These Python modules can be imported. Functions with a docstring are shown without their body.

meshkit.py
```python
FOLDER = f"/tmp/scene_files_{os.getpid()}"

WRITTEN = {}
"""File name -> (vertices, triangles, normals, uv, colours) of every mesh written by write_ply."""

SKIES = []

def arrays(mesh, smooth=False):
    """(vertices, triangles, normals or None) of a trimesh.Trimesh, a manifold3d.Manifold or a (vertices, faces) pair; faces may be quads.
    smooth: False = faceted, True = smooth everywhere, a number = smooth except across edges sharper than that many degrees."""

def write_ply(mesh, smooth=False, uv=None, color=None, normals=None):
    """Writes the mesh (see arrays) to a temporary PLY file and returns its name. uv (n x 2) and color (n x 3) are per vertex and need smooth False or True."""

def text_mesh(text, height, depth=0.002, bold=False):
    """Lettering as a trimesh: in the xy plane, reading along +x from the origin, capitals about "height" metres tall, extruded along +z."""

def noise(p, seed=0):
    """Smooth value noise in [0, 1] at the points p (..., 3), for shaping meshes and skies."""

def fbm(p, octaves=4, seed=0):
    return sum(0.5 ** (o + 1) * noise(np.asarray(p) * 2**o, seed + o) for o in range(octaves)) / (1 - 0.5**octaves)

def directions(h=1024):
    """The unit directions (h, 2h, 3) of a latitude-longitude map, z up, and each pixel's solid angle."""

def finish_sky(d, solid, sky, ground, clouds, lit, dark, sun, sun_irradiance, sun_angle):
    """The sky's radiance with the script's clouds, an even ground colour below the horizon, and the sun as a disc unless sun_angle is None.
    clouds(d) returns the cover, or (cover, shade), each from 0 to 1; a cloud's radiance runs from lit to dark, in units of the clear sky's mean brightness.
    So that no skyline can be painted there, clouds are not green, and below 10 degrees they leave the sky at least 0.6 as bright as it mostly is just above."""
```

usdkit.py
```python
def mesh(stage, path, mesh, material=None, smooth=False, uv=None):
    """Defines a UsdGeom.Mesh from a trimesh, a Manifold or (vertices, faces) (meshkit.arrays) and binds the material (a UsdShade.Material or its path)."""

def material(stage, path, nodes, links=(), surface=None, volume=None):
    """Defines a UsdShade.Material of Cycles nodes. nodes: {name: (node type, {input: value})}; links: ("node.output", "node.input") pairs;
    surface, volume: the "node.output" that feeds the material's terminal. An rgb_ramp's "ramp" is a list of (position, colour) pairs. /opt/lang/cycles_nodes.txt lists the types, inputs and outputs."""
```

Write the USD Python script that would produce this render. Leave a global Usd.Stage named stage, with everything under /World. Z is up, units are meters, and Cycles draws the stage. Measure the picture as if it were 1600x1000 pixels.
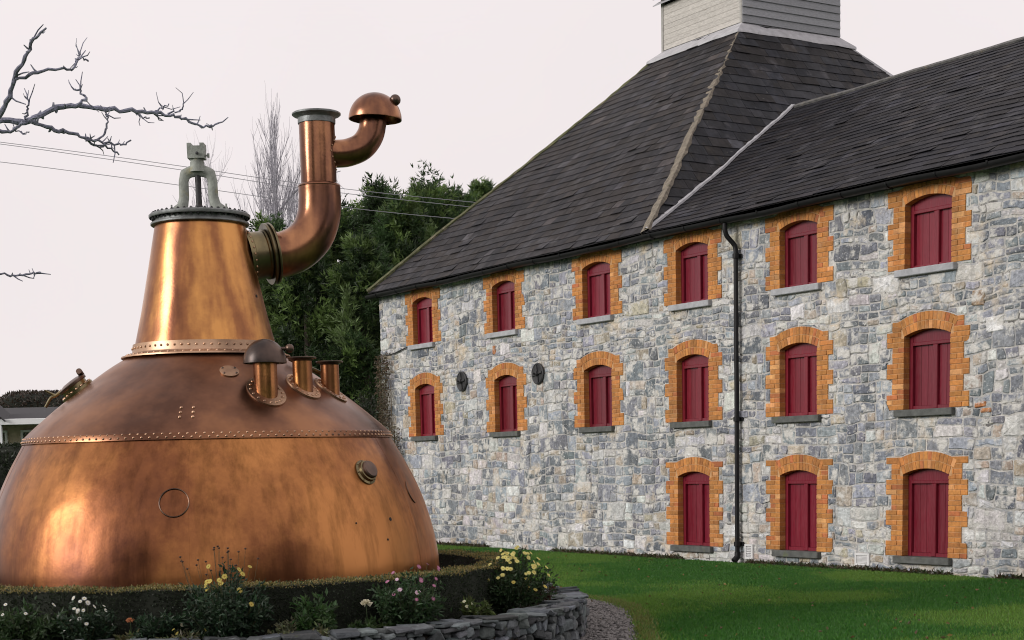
import math
import numpy as np
import trimesh
import manifold3d as m3
import shapely
from shapely import affinity
from shapely.geometry import Polygon, box as sbox, Point, LineString
from pxr import Usd, UsdGeom, UsdLux, UsdShade, Gf, Sdf, Vt
import usdkit
import meshkit

stage = Usd.Stage.CreateInMemory()
UsdGeom.SetStageUpAxis(stage, "Z")
UsdGeom.SetStageMetersPerUnit(stage, 1.0)
world = UsdGeom.Xform.Define(stage, "/World")
stage.SetDefaultPrim(world.GetPrim())
UsdGeom.Scope.Define(stage, "/World/Looks")
rad, PI = math.radians, math.pi
V3 = lambda *a: np.array(a, float)

# ------------------------------------------------------------------ camera
EYE = V3(0, 0, 1.742)
PITCH, ROLL, FPX, PPX, PPY = rad(7.53784), rad(-1.38397), 2549.507, 783.68, 1060.327
_f = V3(0, math.cos(PITCH), -math.sin(PITCH))
_x = V3(1, 0, 0)
_u = np.cross(_x, _f)
CX_, CU_ = math.cos(ROLL) * _x + math.sin(ROLL) * _u, -math.sin(ROLL) * _x + math.cos(ROLL) * _u
cam = UsdGeom.Camera.Define(stage, "/World/camera")
cam.AddTransformOp().Set(Gf.Matrix4d(*CX_, 0, *CU_, 0, *(-_f), 0, *EYE, 1))
cam.CreateHorizontalApertureAttr(36.0)
cam.CreateVerticalApertureAttr(22.5)
cam.CreateFocalLengthAttr(36.0 * FPX / 1600)
cam.CreateHorizontalApertureOffsetAttr((800 - PPX) / 1600 * 36.0)
cam.CreateVerticalApertureOffsetAttr((PPY - 500) / 1600 * 36.0)
cam.CreateClippingRangeAttr(Gf.Vec2f(0.1, 2000))
cam.CreateExposureAttr(0.0)

# ------------------------------------------------------------------ sky and sun
SUN_AZ, SUN_EL = rad(-157), rad(19)
SUN = V3(math.cos(SUN_EL) * math.cos(SUN_AZ), math.cos(SUN_EL) * math.sin(SUN_AZ), math.sin(SUN_EL))
sky = UsdLux.DomeLight.Define(stage, "/World/sky")
sky.GetPrim().SetCustomDataByKey("kind", "structure")
skym = usdkit.material(stage, "/World/Looks/sky_look", {
    "sky": ("sky_texture", {"sky_type": "single_scattering", "sun_disc": False, "sun_elevation": SUN_EL, "sun_rotation": math.atan2(SUN[0], SUN[1])}),
    "tc": ("texture_coordinate", {}),
    "n": ("noise_texture", {"scale": 2.0, "detail": 4.0}),
    "r": ("rgb_ramp", {"ramp": [(0.3, (8.85, 8.15, 8.2)), (0.7, (9.5, 8.76, 8.8))]}),
    "m": ("mix", {"fac": 0.97}),
    "b": ("background_shader", {"strength": 0.1}),
}, [("tc.generated", "n.vector"), ("n.fac", "r.fac"), ("sky.color", "m.color1"), ("r.color", "m.color2"), ("m.color", "b.color")], surface="b.background")
UsdShade.MaterialBindingAPI.Apply(sky.GetPrim()).Bind(skym)
sun = UsdLux.DistantLight.Define(stage, "/World/sun")
sun.CreateNormalizeAttr(True)
sun.CreateIntensityAttr(0.53)
sun.CreateAngleAttr(21.0)
sun.CreateColorAttr(Gf.Vec3f(1.0, 0.965, 0.92))
sun.AddRotateXYZOp().Set(Gf.Vec3f(90 - math.degrees(SUN_EL), 0, math.degrees(SUN_AZ) + 90))

# ------------------------------------------------------------------ helpers
_names = {}


def numbered(path):
    n = _names.get(path, 0)
    _names[path] = n + 1
    return path if n == 0 else f"{path}_{n:03d}"


def cd(prim, **k):
    for a, b in k.items():
        if b:
            prim.SetCustomDataByKey(a, b)
    return prim


def thing(name, label, category, loc=(0, 0, 0), rotz=0, group=None, kind=None):
    x = UsdGeom.Xform.Define(stage, numbered("/World/" + name))
    x.AddTranslateOp().Set(Gf.Vec3d(*map(float, loc)))
    x.AddRotateZOp().Set(float(rotz))
    cd(x.GetPrim(), label=label, category=category, group=group, kind=kind)
    return str(x.GetPath())


def xform(name, parent):
    return str(UsdGeom.Xform.Define(stage, numbered(f"{parent}/{name}")).GetPath())


def put(name, parent, v, f, mat, smooth=False, tint=None, kind=None, label=None):
    """One Mesh prim. v, f: arrays; f triangles (or list of triangles). tint: (n,3) or a single colour."""
    v, f = np.asarray(v, float), np.asarray(f, int)
    path = numbered(f"{parent}/{name}")
    nrm = None
    if smooth is not False:
        v, f, nrm = meshkit.arrays(trimesh.Trimesh(v, f, process=False), smooth)
    m = UsdGeom.Mesh.Define(stage, path)
    m.CreatePointsAttr(Vt.Vec3fArray.FromNumpy(np.ascontiguousarray(v, np.float32)))
    m.CreateFaceVertexCountsAttr(Vt.IntArray.FromNumpy(np.full(len(f), 3, np.int32)))
    m.CreateFaceVertexIndicesAttr(Vt.IntArray.FromNumpy(np.ascontiguousarray(f, np.int32).ravel()))
    m.CreateSubdivisionSchemeAttr("none")
    if nrm is not None:
        m.CreateNormalsAttr(Vt.Vec3fArray.FromNumpy(np.ascontiguousarray(nrm, np.float32)))
        m.SetNormalsInterpolation("vertex")
    if tint is not None:
        t = np.asarray(tint, np.float32)
        if t.ndim == 1:
            t = np.tile(t, (len(v), 1))
        UsdGeom.PrimvarsAPI(m).CreatePrimvar("tint", Sdf.ValueTypeNames.Color3fArray, "vertex").Set(Vt.Vec3fArray.FromNumpy(np.ascontiguousarray(t)))
    UsdShade.MaterialBindingAPI.Apply(m.GetPrim()).Bind(mat)
    cd(m.GetPrim(), kind=kind, label=label)
    return path


class MB:
    """Collects pieces into one mesh (with a tint per piece)."""

    def __init__(s):
        s.v, s.f, s.t, s.n = [], [], [], 0

    def add(s, v, f, tint=(1, 1, 1)):
        v = np.asarray(v, float)
        s.v.append(v)
        s.f.append(np.asarray(f, int) + s.n)
        tint = np.asarray(tint, float)
        s.t.append(np.tile(tint, (len(v), 1)) if tint.ndim == 1 else tint)
        s.n += len(v)

    def tm(s, m, tint=(1, 1, 1)):
        s.add(m.vertices, m.faces, tint)

    def put(s, name, parent, mat, smooth=False, **k):
        if not s.v:
            return None
        return put(name, parent, np.vstack(s.v), np.vstack(s.f), mat, smooth, tint=None if smooth not in (False, True) else np.vstack(s.t), **k)


def tris(quads):
    q = np.asarray(quads)
    return np.vstack([q[:, [0, 1, 2]], q[:, [0, 2, 3]]])


def boxm(x0, x1, y0, y1, z0, z1):
    m = trimesh.creation.box([x1 - x0, y1 - y0, z1 - z0])
    m.apply_translation([(x0 + x1) / 2, (y0 + y1) / 2, (z0 + z1) / 2])
    return m


def cbox(x0, x1, y0, y1, z0, z1, c=0.008):
    """A box with chamfered edges."""
    pts = []
    for sx, sy, sz in np.ndindex(2, 2, 2):
        p = V3((x0, x1)[sx], (y0, y1)[sy], (z0, z1)[sz])
        d = V3(1 - 2 * sx, 1 - 2 * sy, 1 - 2 * sz) * c
        pts += [p + d * k for k in (V3(0, 1, 1), V3(1, 0, 1), V3(1, 1, 0))]
    return trimesh.convex.convex_hull(np.array(pts))


def tube(path, radius, n=8, caps=True):
    p = np.asarray(path, float)
    r = np.broadcast_to(np.asarray(radius, float), (len(p),))
    t = np.gradient(p, axis=0)
    t /= np.maximum(np.linalg.norm(t, axis=1, keepdims=True), 1e-9)
    a = V3(0, 0, 1) if abs(t[0, 2]) < 0.9 else V3(1, 0, 0)
    rings = []
    u = np.cross(t[0], a)
    for i in range(len(p)):
        u = u - t[i] * (u @ t[i])
        u /= max(np.linalg.norm(u), 1e-9)
        w = np.cross(t[i], u)
        an = np.arange(n) * 2 * PI / n
        rings.append(p[i] + r[i] * (np.cos(an)[:, None] * u + np.sin(an)[:, None] * w))
    v = np.vstack(rings)
    q = [(i * n + j, i * n + (j + 1) % n, (i + 1) * n + (j + 1) % n, (i + 1) * n + j) for i in range(len(p) - 1) for j in range(n)]
    f = tris(q)
    if caps:
        v = np.vstack([v, p[0], p[-1]])
        k, e = len(v) - 2, (len(p) - 1) * n
        f = np.vstack([f, [(k, (j + 1) % n, j) for j in range(n)], [(k + 1, e + j, e + (j + 1) % n) for j in range(n)]])
    return v, f


def lathe(profile, n=64, a0=0.0, a1=2 * PI):
    """profile: (r, z) list; revolved about z."""
    pr = np.asarray(profile, float)
    full = abs(a1 - a0 - 2 * PI) < 1e-6
    an = np.linspace(a0, a1, n + (0 if full else 1), endpoint=not full)
    m = len(an)
    v = np.stack([np.outer(pr[:, 0], np.cos(an)), np.outer(pr[:, 0], np.sin(an)), np.repeat(pr[:, 1:], m, 1)], -1).reshape(-1, 3)
    q = [(i * m + j, i * m + (j + 1) % m, (i + 1) * m + (j + 1) % m, (i + 1) * m + j) for i in range(len(pr) - 1) for j in range(m if full else m - 1)]
    return v, tris(q)


def frame_from(n, up=(0, 0, 1)):
    """Rotation whose z axis is n."""
    n = np.asarray(n, float) / np.linalg.norm(n)
    x = np.cross(up, n)
    x = x / np.linalg.norm(x) if np.linalg.norm(x) > 1e-6 else V3(1, 0, 0)
    return np.stack([x, np.cross(n, x), n], 1)


def placed(vf, R, t):
    return np.asarray(vf[0]) @ np.asarray(R).T + np.asarray(t), vf[1]


def catmull(pts, n=8):
    p = np.asarray(pts, float)
    p = np.vstack([2 * p[0] - p[1], p, 2 * p[-1] - p[-2]])
    out = []
    for i in range(1, len(p) - 2):
        for t in np.linspace(0, 1, n, endpoint=False):
            a, b, c, d = p[i - 1:i + 3]
            out.append(0.5 * (2 * b + (c - a) * t + (2 * a - 5 * b + 4 * c - d) * t * t + (3 * b - a - 3 * c + d) * t ** 3))
    out.append(p[-2])
    return np.array(out)


def leaves(base, dirs, length, width, rng, fold=0.25):
    """Diamond leaves, vectorised: base (n,3), dirs (n,3) unit."""
    n = len(base)
    length, width = np.broadcast_to(length, (n,))[:, None], np.broadcast_to(width, (n,))[:, None]
    side = np.cross(dirs, rng.normal(size=(n, 3)))
    side /= np.maximum(np.linalg.norm(side, axis=1, keepdims=True), 1e-9)
    nn = np.cross(side, dirs)
    mid = base + dirs * length * 0.45
    v = np.stack([base, mid + side * width / 2 + nn * width * fold, base + dirs * length, mid - side * width / 2 + nn * width * fold], 1).reshape(-1, 3)
    k = np.arange(n)[:, None] * 4
    return v, np.vstack([k + [0, 1, 2], k + [0, 2, 3]])


def unit(a):
    return a / np.maximum(np.linalg.norm(a, axis=-1, keepdims=True), 1e-9)


def rnd_tint(rng, col, n, per=4, amt=0.25, hue=0.1):
    c = np.asarray(col) * (1 + rng.uniform(-amt, amt, (n, 1))) * (1 + rng.uniform(-hue, hue, (n, 3)))
    return np.repeat(c, per, 0)


# ------------------------------------------------------------------ materials
def mat(name, base=(0.5, 0.5, 0.5), rough=0.6, metallic=0.0, tint=False, noise=None, noise2=None, bump=None, spec=None, coat=0.0, translucent=0.0, rough_noise=None, runs=0.0, stretch=(1, 1, 1)):
    """A principled material. noise: (scale, dark factor, light factor[, detail]); noise2: (scale, lo, hi, colour) blends a colour where noise is within lo..hi; bump: [(scale, distance, strength)]."""
    N, L = {"p": ("principled_bsdf", {"base_color": base, "roughness": rough, "metallic": metallic})}, []
    if spec is not None:
        N["p"][1]["specular_ior_level"] = spec
    if coat:
        N["p"][1]["coat_weight"] = coat
        N["p"][1]["coat_roughness"] = 0.2
    N["tc"] = ("texture_coordinate", {})
    N["map"] = ("mapping", {"scale": stretch})
    L.append(("tc.object", "map.vector"))
    cur = None
    if tint:
        N["at"] = ("attribute", {"attribute": "tint"})
        cur = "at.color"
    if noise:
        N["n1"] = ("noise_texture", {"scale": noise[0], "detail": noise[3] if len(noise) > 3 else 5.0, "roughness": 0.6})
        N["r1"] = ("rgb_ramp", {"ramp": [(0.28, (noise[1],) * 3), (0.72, (noise[2],) * 3)]})
        N["mx1"] = ("mix", {"mix_type": "multiply", "fac": 1.0, "color1": base})
        L += [("map.vector", "n1.vector"), ("n1.fac", "r1.fac"), ("r1.color", "mx1.color2")]
        if cur:
            L.append((cur, "mx1.color1"))
        cur = "mx1.color"
    if runs and cur:
        N["rm"] = ("mapping", {"scale": (1.5, 1.5, 0.16)})
        N["rn_"] = ("noise_texture", {"scale": 2.0, "detail": 5.0, "roughness": 0.7})
        N["rq"] = ("rgb_ramp", {"ramp": [(0.36, (runs,) * 3), (0.58, (1.06, 1.06, 1.06))]})
        N["rx"] = ("mix", {"mix_type": "multiply", "fac": 1.0})
        L += [("tc.object", "rm.vector"), ("rm.vector", "rn_.vector"), ("rn_.fac", "rq.fac"), ("rq.color", "rx.color2"), (cur, "rx.color1")]
        cur = "rx.color"
    for i, nz in enumerate(noise2 or []):
        a = f"b{i}"
        N[a + "n"] = ("noise_texture", {"scale": nz[0], "detail": 6.0, "roughness": 0.65})
        N[a + "r"] = ("rgb_ramp", {"ramp": [(nz[1], (0, 0, 0)), (nz[2], (1, 1, 1))]})
        N[a + "m"] = ("mix", {"color1": base, "color2": nz[3]})
        N[a + "o"] = ("mapping", {"location": (3.1 * i + 1.7, 5.3, 2.9)})
        L += [("map.vector", a + "o.vector"), (a + "o.vector", a + "n.vector"), (a + "n.fac", a + "r.fac"), (a + "r.color", a + "m.fac")]
        if cur:
            L.append((cur, a + "m.color1"))
        cur = a + "m.color"
    if cur:
        L.append((cur, "p.base_color"))
    if rough_noise:
        N["rn"] = ("noise_texture", {"scale": rough_noise[0], "detail": 4.0})
        N["rr"] = ("map_range", {"from_min": 0.3, "from_max": 0.7, "to_min": rough_noise[1], "to_max": rough_noise[2], "clamp": True})
        L += [("map.vector", "rn.vector"), ("rn.fac", "rr.value"), ("rr.result", "p.roughness")]
    prev = None
    for i, (sc, dist, st) in enumerate(bump or []):
        N[f"bn{i}"] = ("noise_texture", {"scale": sc, "detail": 4.0})
        N[f"bp{i}"] = ("bump", {"strength": st, "distance": dist})
        L += [("map.vector", f"bn{i}.vector"), (f"bn{i}.fac", f"bp{i}.height")]
        if prev:
            L.append((prev, f"bp{i}.normal"))
        prev = f"bp{i}.normal"
    if prev:
        L.append((prev, "p.normal"))
    out = "p.BSDF"
    if translucent:
        N["tr"] = ("translucent_bsdf", {"color": base})
        N["ms"] = ("mix_closure", {"fac": translucent})
        if cur:
            L.append((cur, "tr.color"))
        L += [("p.BSDF", "ms.closure1"), ("tr.BSDF", "ms.closure2")]
        out = "ms.closure"
    return usdkit.material(stage, "/World/Looks/" + name, N, L, surface=out)


def copper(name, dark, mid, bright, rlo, rhi, streak=(1.0, 1.0, 0.25), scale=2.2, drips=0.0):
    N = {
        "tc": ("texture_coordinate", {}), "m1": ("mapping", {"scale": streak}), "m2": ("mapping", {"location": (4.2, 1.3, 7.7), "scale": (1, 1, 1)}),
        "n1": ("noise_texture", {"scale": scale, "detail": 4.0, "roughness": 0.5}),
        "n2": ("noise_texture", {"scale": 9.0, "detail": 6.0, "roughness": 0.7}),
        "n3": ("noise_texture", {"scale": 1.3, "detail": 3.0}),
        "add": ("math", {"math_type": "multiply_add", "value2": 0.22}),
        "r": ("rgb_ramp", {"ramp": [(0.42, dark), (0.58, mid), (0.76, bright)]}),
        "rr": ("map_range", {"from_min": 0.35, "from_max": 0.7, "to_min": rhi, "to_max": rlo, "clamp": True}),
        "bn": ("noise_texture", {"scale": 2.6, "detail": 1.0}), "bp": ("bump", {"strength": 0.35, "distance": 0.03}),
        "bn2": ("noise_texture", {"scale": 40.0, "detail": 3.0}), "bp2": ("bump", {"strength": 0.12, "distance": 0.004}),
        "p": ("principled_bsdf", {"metallic": 1.0}),
    }
    L = [("tc.object", "m1.vector"), ("tc.object", "m2.vector"), ("m1.vector", "n1.vector"), ("m2.vector", "n2.vector"), ("m2.vector", "n3.vector"),
         ("n2.fac", "add.value1"), ("n1.fac", "add.value3"), ("add.value", "r.fac"), ("r.color", "p.base_color"), ("n3.fac", "rr.value"), ("rr.result", "p.roughness"),
         ("m2.vector", "bn.vector"), ("bn.fac", "bp.height"), ("m2.vector", "bn2.vector"), ("bn2.fac", "bp2.height"), ("bp.normal", "bp2.normal"), ("bp2.normal", "p.normal")]
    if drips:   # runs of dark patina down the plates
        N["dm"] = ("mapping", {"scale": (3.2, 3.2, 0.16), "location": (1.3, 8.1, 0.4)})
        N["dn"] = ("noise_texture", {"scale": 1.6, "detail": 6.0, "roughness": 0.7})
        N["dr"] = ("rgb_ramp", {"ramp": [(0.46, (1, 1, 1)), (0.66, (drips,) * 3)]})
        N["dx"] = ("mix", {"mix_type": "multiply", "fac": 1.0})
        L = [q for q in L if q[1] != "p.base_color"] + [("tc.object", "dm.vector"), ("dm.vector", "dn.vector"), ("dn.fac", "dr.fac"), ("r.color", "dx.color1"), ("dr.color", "dx.color2"), ("dx.color", "p.base_color")]
    return usdkit.material(stage, "/World/Looks/" + name, N, L, surface="p.BSDF")


M_STONE = mat("rubble_stone", tint=True, runs=0.68, rough=0.85, noise=(16.0, 0.60, 1.35), noise2=[(4.5, 0.50, 0.60, (0.56, 0.55, 0.52)), (1.6, 0.57, 0.72, (0.58, 0.49, 0.37)), (20.0, 0.59, 0.70, (0.66, 0.66, 0.66)), (10.0, 0.60, 0.72, (0.165, 0.172, 0.19))], bump=[(16.0, 0.035, 0.8), (60.0, 0.01, 0.6)])
M_MORTAR = mat("lime_mortar", runs=0.68, base=(0.56, 0.545, 0.515), rough=0.95, noise=(6.0, 0.6, 1.2), noise2=[(4.5, 0.58, 0.64, (0.12, 0.115, 0.11)), (1.6, 0.56, 0.72, (0.56, 0.475, 0.36)), (9.0, 0.5, 0.62, (0.36, 0.365, 0.375)), (2.2, 0.58, 0.75, (0.32, 0.325, 0.33))], bump=[(30.0, 0.03, 0.8)])
M_BRICK = mat("orange_brick", tint=True, runs=0.72, rough=0.8, noise=(20.0, 0.75, 1.2), noise2=[(7.0, 0.62, 0.76, (0.27, 0.10, 0.05)), (2.5, 0.60, 0.75, (0.40, 0.22, 0.10))], bump=[(60.0, 0.006, 0.5)])
M_BRICKJOINT = mat("brick_joint", base=(0.50, 0.29, 0.14), rough=0.95, noise=(20, 0.8, 1.2))
M_RED = mat("red_shutter_paint", tint=True, noise2=[(2.6, 0.58, 0.80, (0.19, 0.035, 0.045)), (9.0, 0.68, 0.76, (0.07, 0.012, 0.018))], rough=0.32, noise=(5.0, 0.85, 1.15), rough_noise=(12.0, 0.22, 0.42), stretch=(6, 6, 0.6))
M_SILL_PALE = mat("pale_sill_stone", base=(0.36, 0.37, 0.39), rough=0.8, noise=(9, 0.75, 1.15), bump=[(40, 0.01, 0.4)])
M_SILL_DARK = mat("dark_sill_stone", base=(0.085, 0.09, 0.085), rough=0.75, noise=(9, 0.6, 1.4), noise2=[(6, 0.6, 0.75, (0.10, 0.12, 0.05))], bump=[(40, 0.01, 0.4)])
M_IRON = mat("black_iron_paint", base=(0.008, 0.008, 0.009), rough=0.5, spec=0.25, noise=(8, 0.7, 1.4))
M_RUSTIRON = mat("rusty_iron", base=(0.022, 0.022, 0.024), rough=0.6, noise=(16, 0.6, 1.5), noise2=[(12, 0.6, 0.75, (0.05, 0.03, 0.02))], bump=[(50, 0.01, 0.4)])
M_SLATE = mat("roof_slate", tint=True, runs=0.62, rough=0.62, spec=0.16, noise=(6.0, 0.6, 1.35), noise2=[(3.2, 0.56, 0.72, (0.040, 0.035, 0.030)), (30.0, 0.72, 0.78, (0.22, 0.22, 0.20)), (2.1, 0.58, 0.76, (0.080, 0.078, 0.086)), (13.0, 0.66, 0.72, (0.13, 0.13, 0.12))], bump=[(18, 0.012, 0.5), (60, 0.004, 0.4)])
M_DECK = mat("slate_underlay", base=(0.03, 0.03, 0.033), rough=0.8)
M_HIP = mat("lichened_hip_mortar", base=(0.185, 0.16, 0.125), rough=0.95, noise=(12, 0.5, 1.45), noise2=[(18, 0.58, 0.68, (0.10, 0.10, 0.05))], bump=[(16, 0.05, 0.8)])
M_MOSS = mat("mossy_hip", base=(0.085, 0.088, 0.04), rough=0.95, noise=(8, 0.5, 1.5), noise2=[(5, 0.55, 0.68, (0.20, 0.17, 0.12))], bump=[(20, 0.06, 0.8)])
M_RIDGE = mat("ridge_tile", base=(0.10, 0.098, 0.095), rough=0.85, noise=(9, 0.6, 1.4), noise2=[(7, 0.58, 0.7, (0.17, 0.15, 0.11))], bump=[(20, 0.03, 0.6)])
M_LEAD = mat("lead_flashing", base=(0.42, 0.42, 0.44), rough=0.6, noise=(6, 0.75, 1.15), noise2=[(9, 0.64, 0.74, (0.2, 0.2, 0.2))], bump=[(10, 0.02, 0.5)])
M_BOARD = mat("weathered_board", tint=True, rough=0.85, noise=(14, 0.7, 1.2), stretch=(1, 1, 8), noise2=[(3, 0.62, 0.78, (0.23, 0.2, 0.17))], bump=[(30, 0.006, 0.5)])
M_WHITE = mat("white_vent_paint", base=(0.66, 0.66, 0.66), rough=0.6, noise=(14, 0.85, 1.05))
M_BLACK = mat("dark_void", base=(0.01, 0.01, 0.01), rough=0.9)
M_CABLE = mat("black_cable", base=(0.02, 0.02, 0.022), rough=0.6)
M_WIRE = mat("grey_wire", base=(0.26, 0.26, 0.29), rough=0.6)
M_POT = copper("copper_pot", (0.105, 0.041, 0.026), (0.222, 0.086, 0.038), (0.47, 0.202, 0.070), 0.25, 0.40, streak=(0.9, 0.9, 0.5), scale=0.85, drips=0.6)
M_DOME = copper("copper_shoulder", (0.100, 0.047, 0.030), (0.185, 0.086, 0.050), (0.31, 0.145, 0.072), 0.24, 0.40, streak=(1, 1, 0.8), scale=1.3)
M_NECK = copper("copper_neck", (0.16, 0.066, 0.038), (0.31, 0.132, 0.057), (0.60, 0.29, 0.094), 0.18, 0.34, streak=(2.6, 2.6, 0.07), scale=1.5)
M_PIPE = copper("copper_pipe", (0.10, 0.05, 0.038), (0.225, 0.104, 0.062), (0.42, 0.20, 0.10), 0.18, 0.32, streak=(2, 2, 0.3), scale=2.0)
M_COLLAR = copper("copper_collar", (0.22, 0.14, 0.10), (0.40, 0.26, 0.17), (0.55, 0.36, 0.24), 0.34, 0.5)
M_RIVET = copper("copper_rivet", (0.20, 0.12, 0.085), (0.42, 0.26, 0.17), (0.6, 0.38, 0.25), 0.3, 0.42)
M_DULL = copper("dull_copper", (0.05, 0.042, 0.04), (0.12, 0.085, 0.07), (0.22, 0.14, 0.10), 0.3, 0.42)
M_BRASS = copper("aged_brass", (0.07, 0.062, 0.042), (0.16, 0.132, 0.075), (0.34, 0.27, 0.14), 0.22, 0.38)
M_BRONZE = mat("verdigris_bronze", base=(0.27, 0.29, 0.26), rough=0.65, metallic=0.1, noise=(9, 0.6, 1.3), noise2=[(7, 0.58, 0.72, (0.26, 0.24, 0.13))], bump=[(40, 0.01, 0.4)])
M_LIDMETAL = mat("grey_lid_metal", base=(0.20, 0.21, 0.21), rough=0.5, metallic=0.6, noise=(12, 0.6, 1.3), bump=[(40, 0.006, 0.4)])
M_GRASS = mat("lawn_ground", base=(0.022, 0.078, 0.010), rough=0.9, noise=(1.1, 0.6, 1.35), noise2=[(0.5, 0.55, 0.75, (0.032, 0.075, 0.013))], bump=[(60, 0.03, 1.0)])
M_BLADE = mat("grass_blade", tint=True, rough=0.55, translucent=0.3)
M_LEAF = mat("leaf", tint=True, rough=0.55, translucent=0.25)
M_PETAL = mat("petal", tint=True, rough=0.7, translucent=0.25)
M_BARK = mat("bark", tint=True, rough=0.9, noise=(20, 0.6, 1.3), bump=[(40, 0.02, 0.6)])
M_SOIL = mat("soil", base=(0.022, 0.016, 0.011), rough=0.95, noise=(12, 0.5, 1.5), bump=[(18, 0.08, 1.0)])
M_GRAVEL = mat("gravel_bed", base=(0.085, 0.08, 0.075), rough=0.95, noise=(40, 0.5, 1.5), bump=[(50, 0.04, 1.0)])
M_PEBBLE = mat("pebble", tint=True, rough=0.8, noise=(40, 0.8, 1.2))
M_DRYSTONE = mat("dry_stone", tint=True, rough=0.8, noise=(10, 0.55, 1.4), noise2=[(6, 0.62, 0.75, (0.26, 0.27, 0.29)), (9, 0.64, 0.74, (0.05, 0.06, 0.03))], bump=[(16, 0.03, 0.7), (50, 0.01, 0.5)])
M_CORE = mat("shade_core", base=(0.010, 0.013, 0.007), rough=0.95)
M_HOUSE = mat("cream_render", base=(0.45, 0.38, 0.28), rough=0.85, noise=(4, 0.85, 1.1))
M_WPAINT = mat("white_joinery", base=(0.75, 0.76, 0.77), rough=0.5)
M_GLASS = usdkit.material(stage, "/World/Looks/window_pane", {"f": ("fresnel", {"IOR": 1.5}), "t": ("transparent_bsdf", {"color": (0.85, 0.9, 0.9)}), "g": ("glossy_bsdf", {"color": (1, 1, 1), "roughness": 0.03}), "m": ("mix_closure", {})},
                          [("f.fac", "m.fac"), ("t.BSDF", "m.closure1"), ("g.BSDF", "m.closure2")], surface="m.closure")

# ------------------------------------------------------------------ ground
_g = np.array([(-400, -400, 0), (400, -400, 0), (400, 400, 0), (-400, 400, 0)], float)
cd(stage.GetPrimAtPath(put("lawn", "/World", _g, [(0, 1, 2), (0, 2, 3)], M_GRASS)), kind="structure")

# ------------------------------------------------------------------ malt house (local frame: x along the facade, y into the building, z up)
PHI = rad(31.45536)
ORG = V3(0, 33.3211, 0)
HOUSE = thing("malt_house", "long grey rubble stone malt house with brick window surrounds, red shutters and slate kiln roof", "building", ORG, math.degrees(PHI) - 90)
_HX, _HY = V3(math.sin(PHI), -math.cos(PHI), 0), V3(math.cos(PHI), math.sin(PHI), 0)


def hworld(p):
    p = np.asarray(p, float)
    return ORG + p[..., :1] * _HX + p[..., 1:2] * _HY + p[..., 2:3] * V3(0, 0, 1)


def pix(p):
    q = np.asarray(p, float) - EYE
    w = q @ _f
    return np.stack([PPX + FPX * (q @ CX_) / w, PPY - FPX * (q @ CU_) / w], -1)


A0, A1, WTOP = -4.87, 17.5, 5.56
COLS = [(-3.644, -2.1), (-.322, 1.208), (2.854, 4.419), (5.641, 7.183), (8.263, 9.796), (10.919, 12.479)]
ROWS = {"low": (0.259, 1.43, 1.68), "mid": (2.354, 3.38, 3.60), "top": (4.319, 5.21, 5.43)}
WINS = [(c, r) for r in ("top", "mid", "low") for c in range(6) if not (r == "low" and c < 3)]
COURSE = 0.0735
rng = np.random.default_rng(11)


def arch_of(o0, o1, zs):
    """Centre and radius of the segmental intrados over the opening o0..o1 springing at zs."""
    w, rise = (o1 - o0) / 2, 0.085
    R = (w * w + rise * rise) / (2 * rise)
    return (o0 + o1) / 2, zs + rise - R, R


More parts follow.
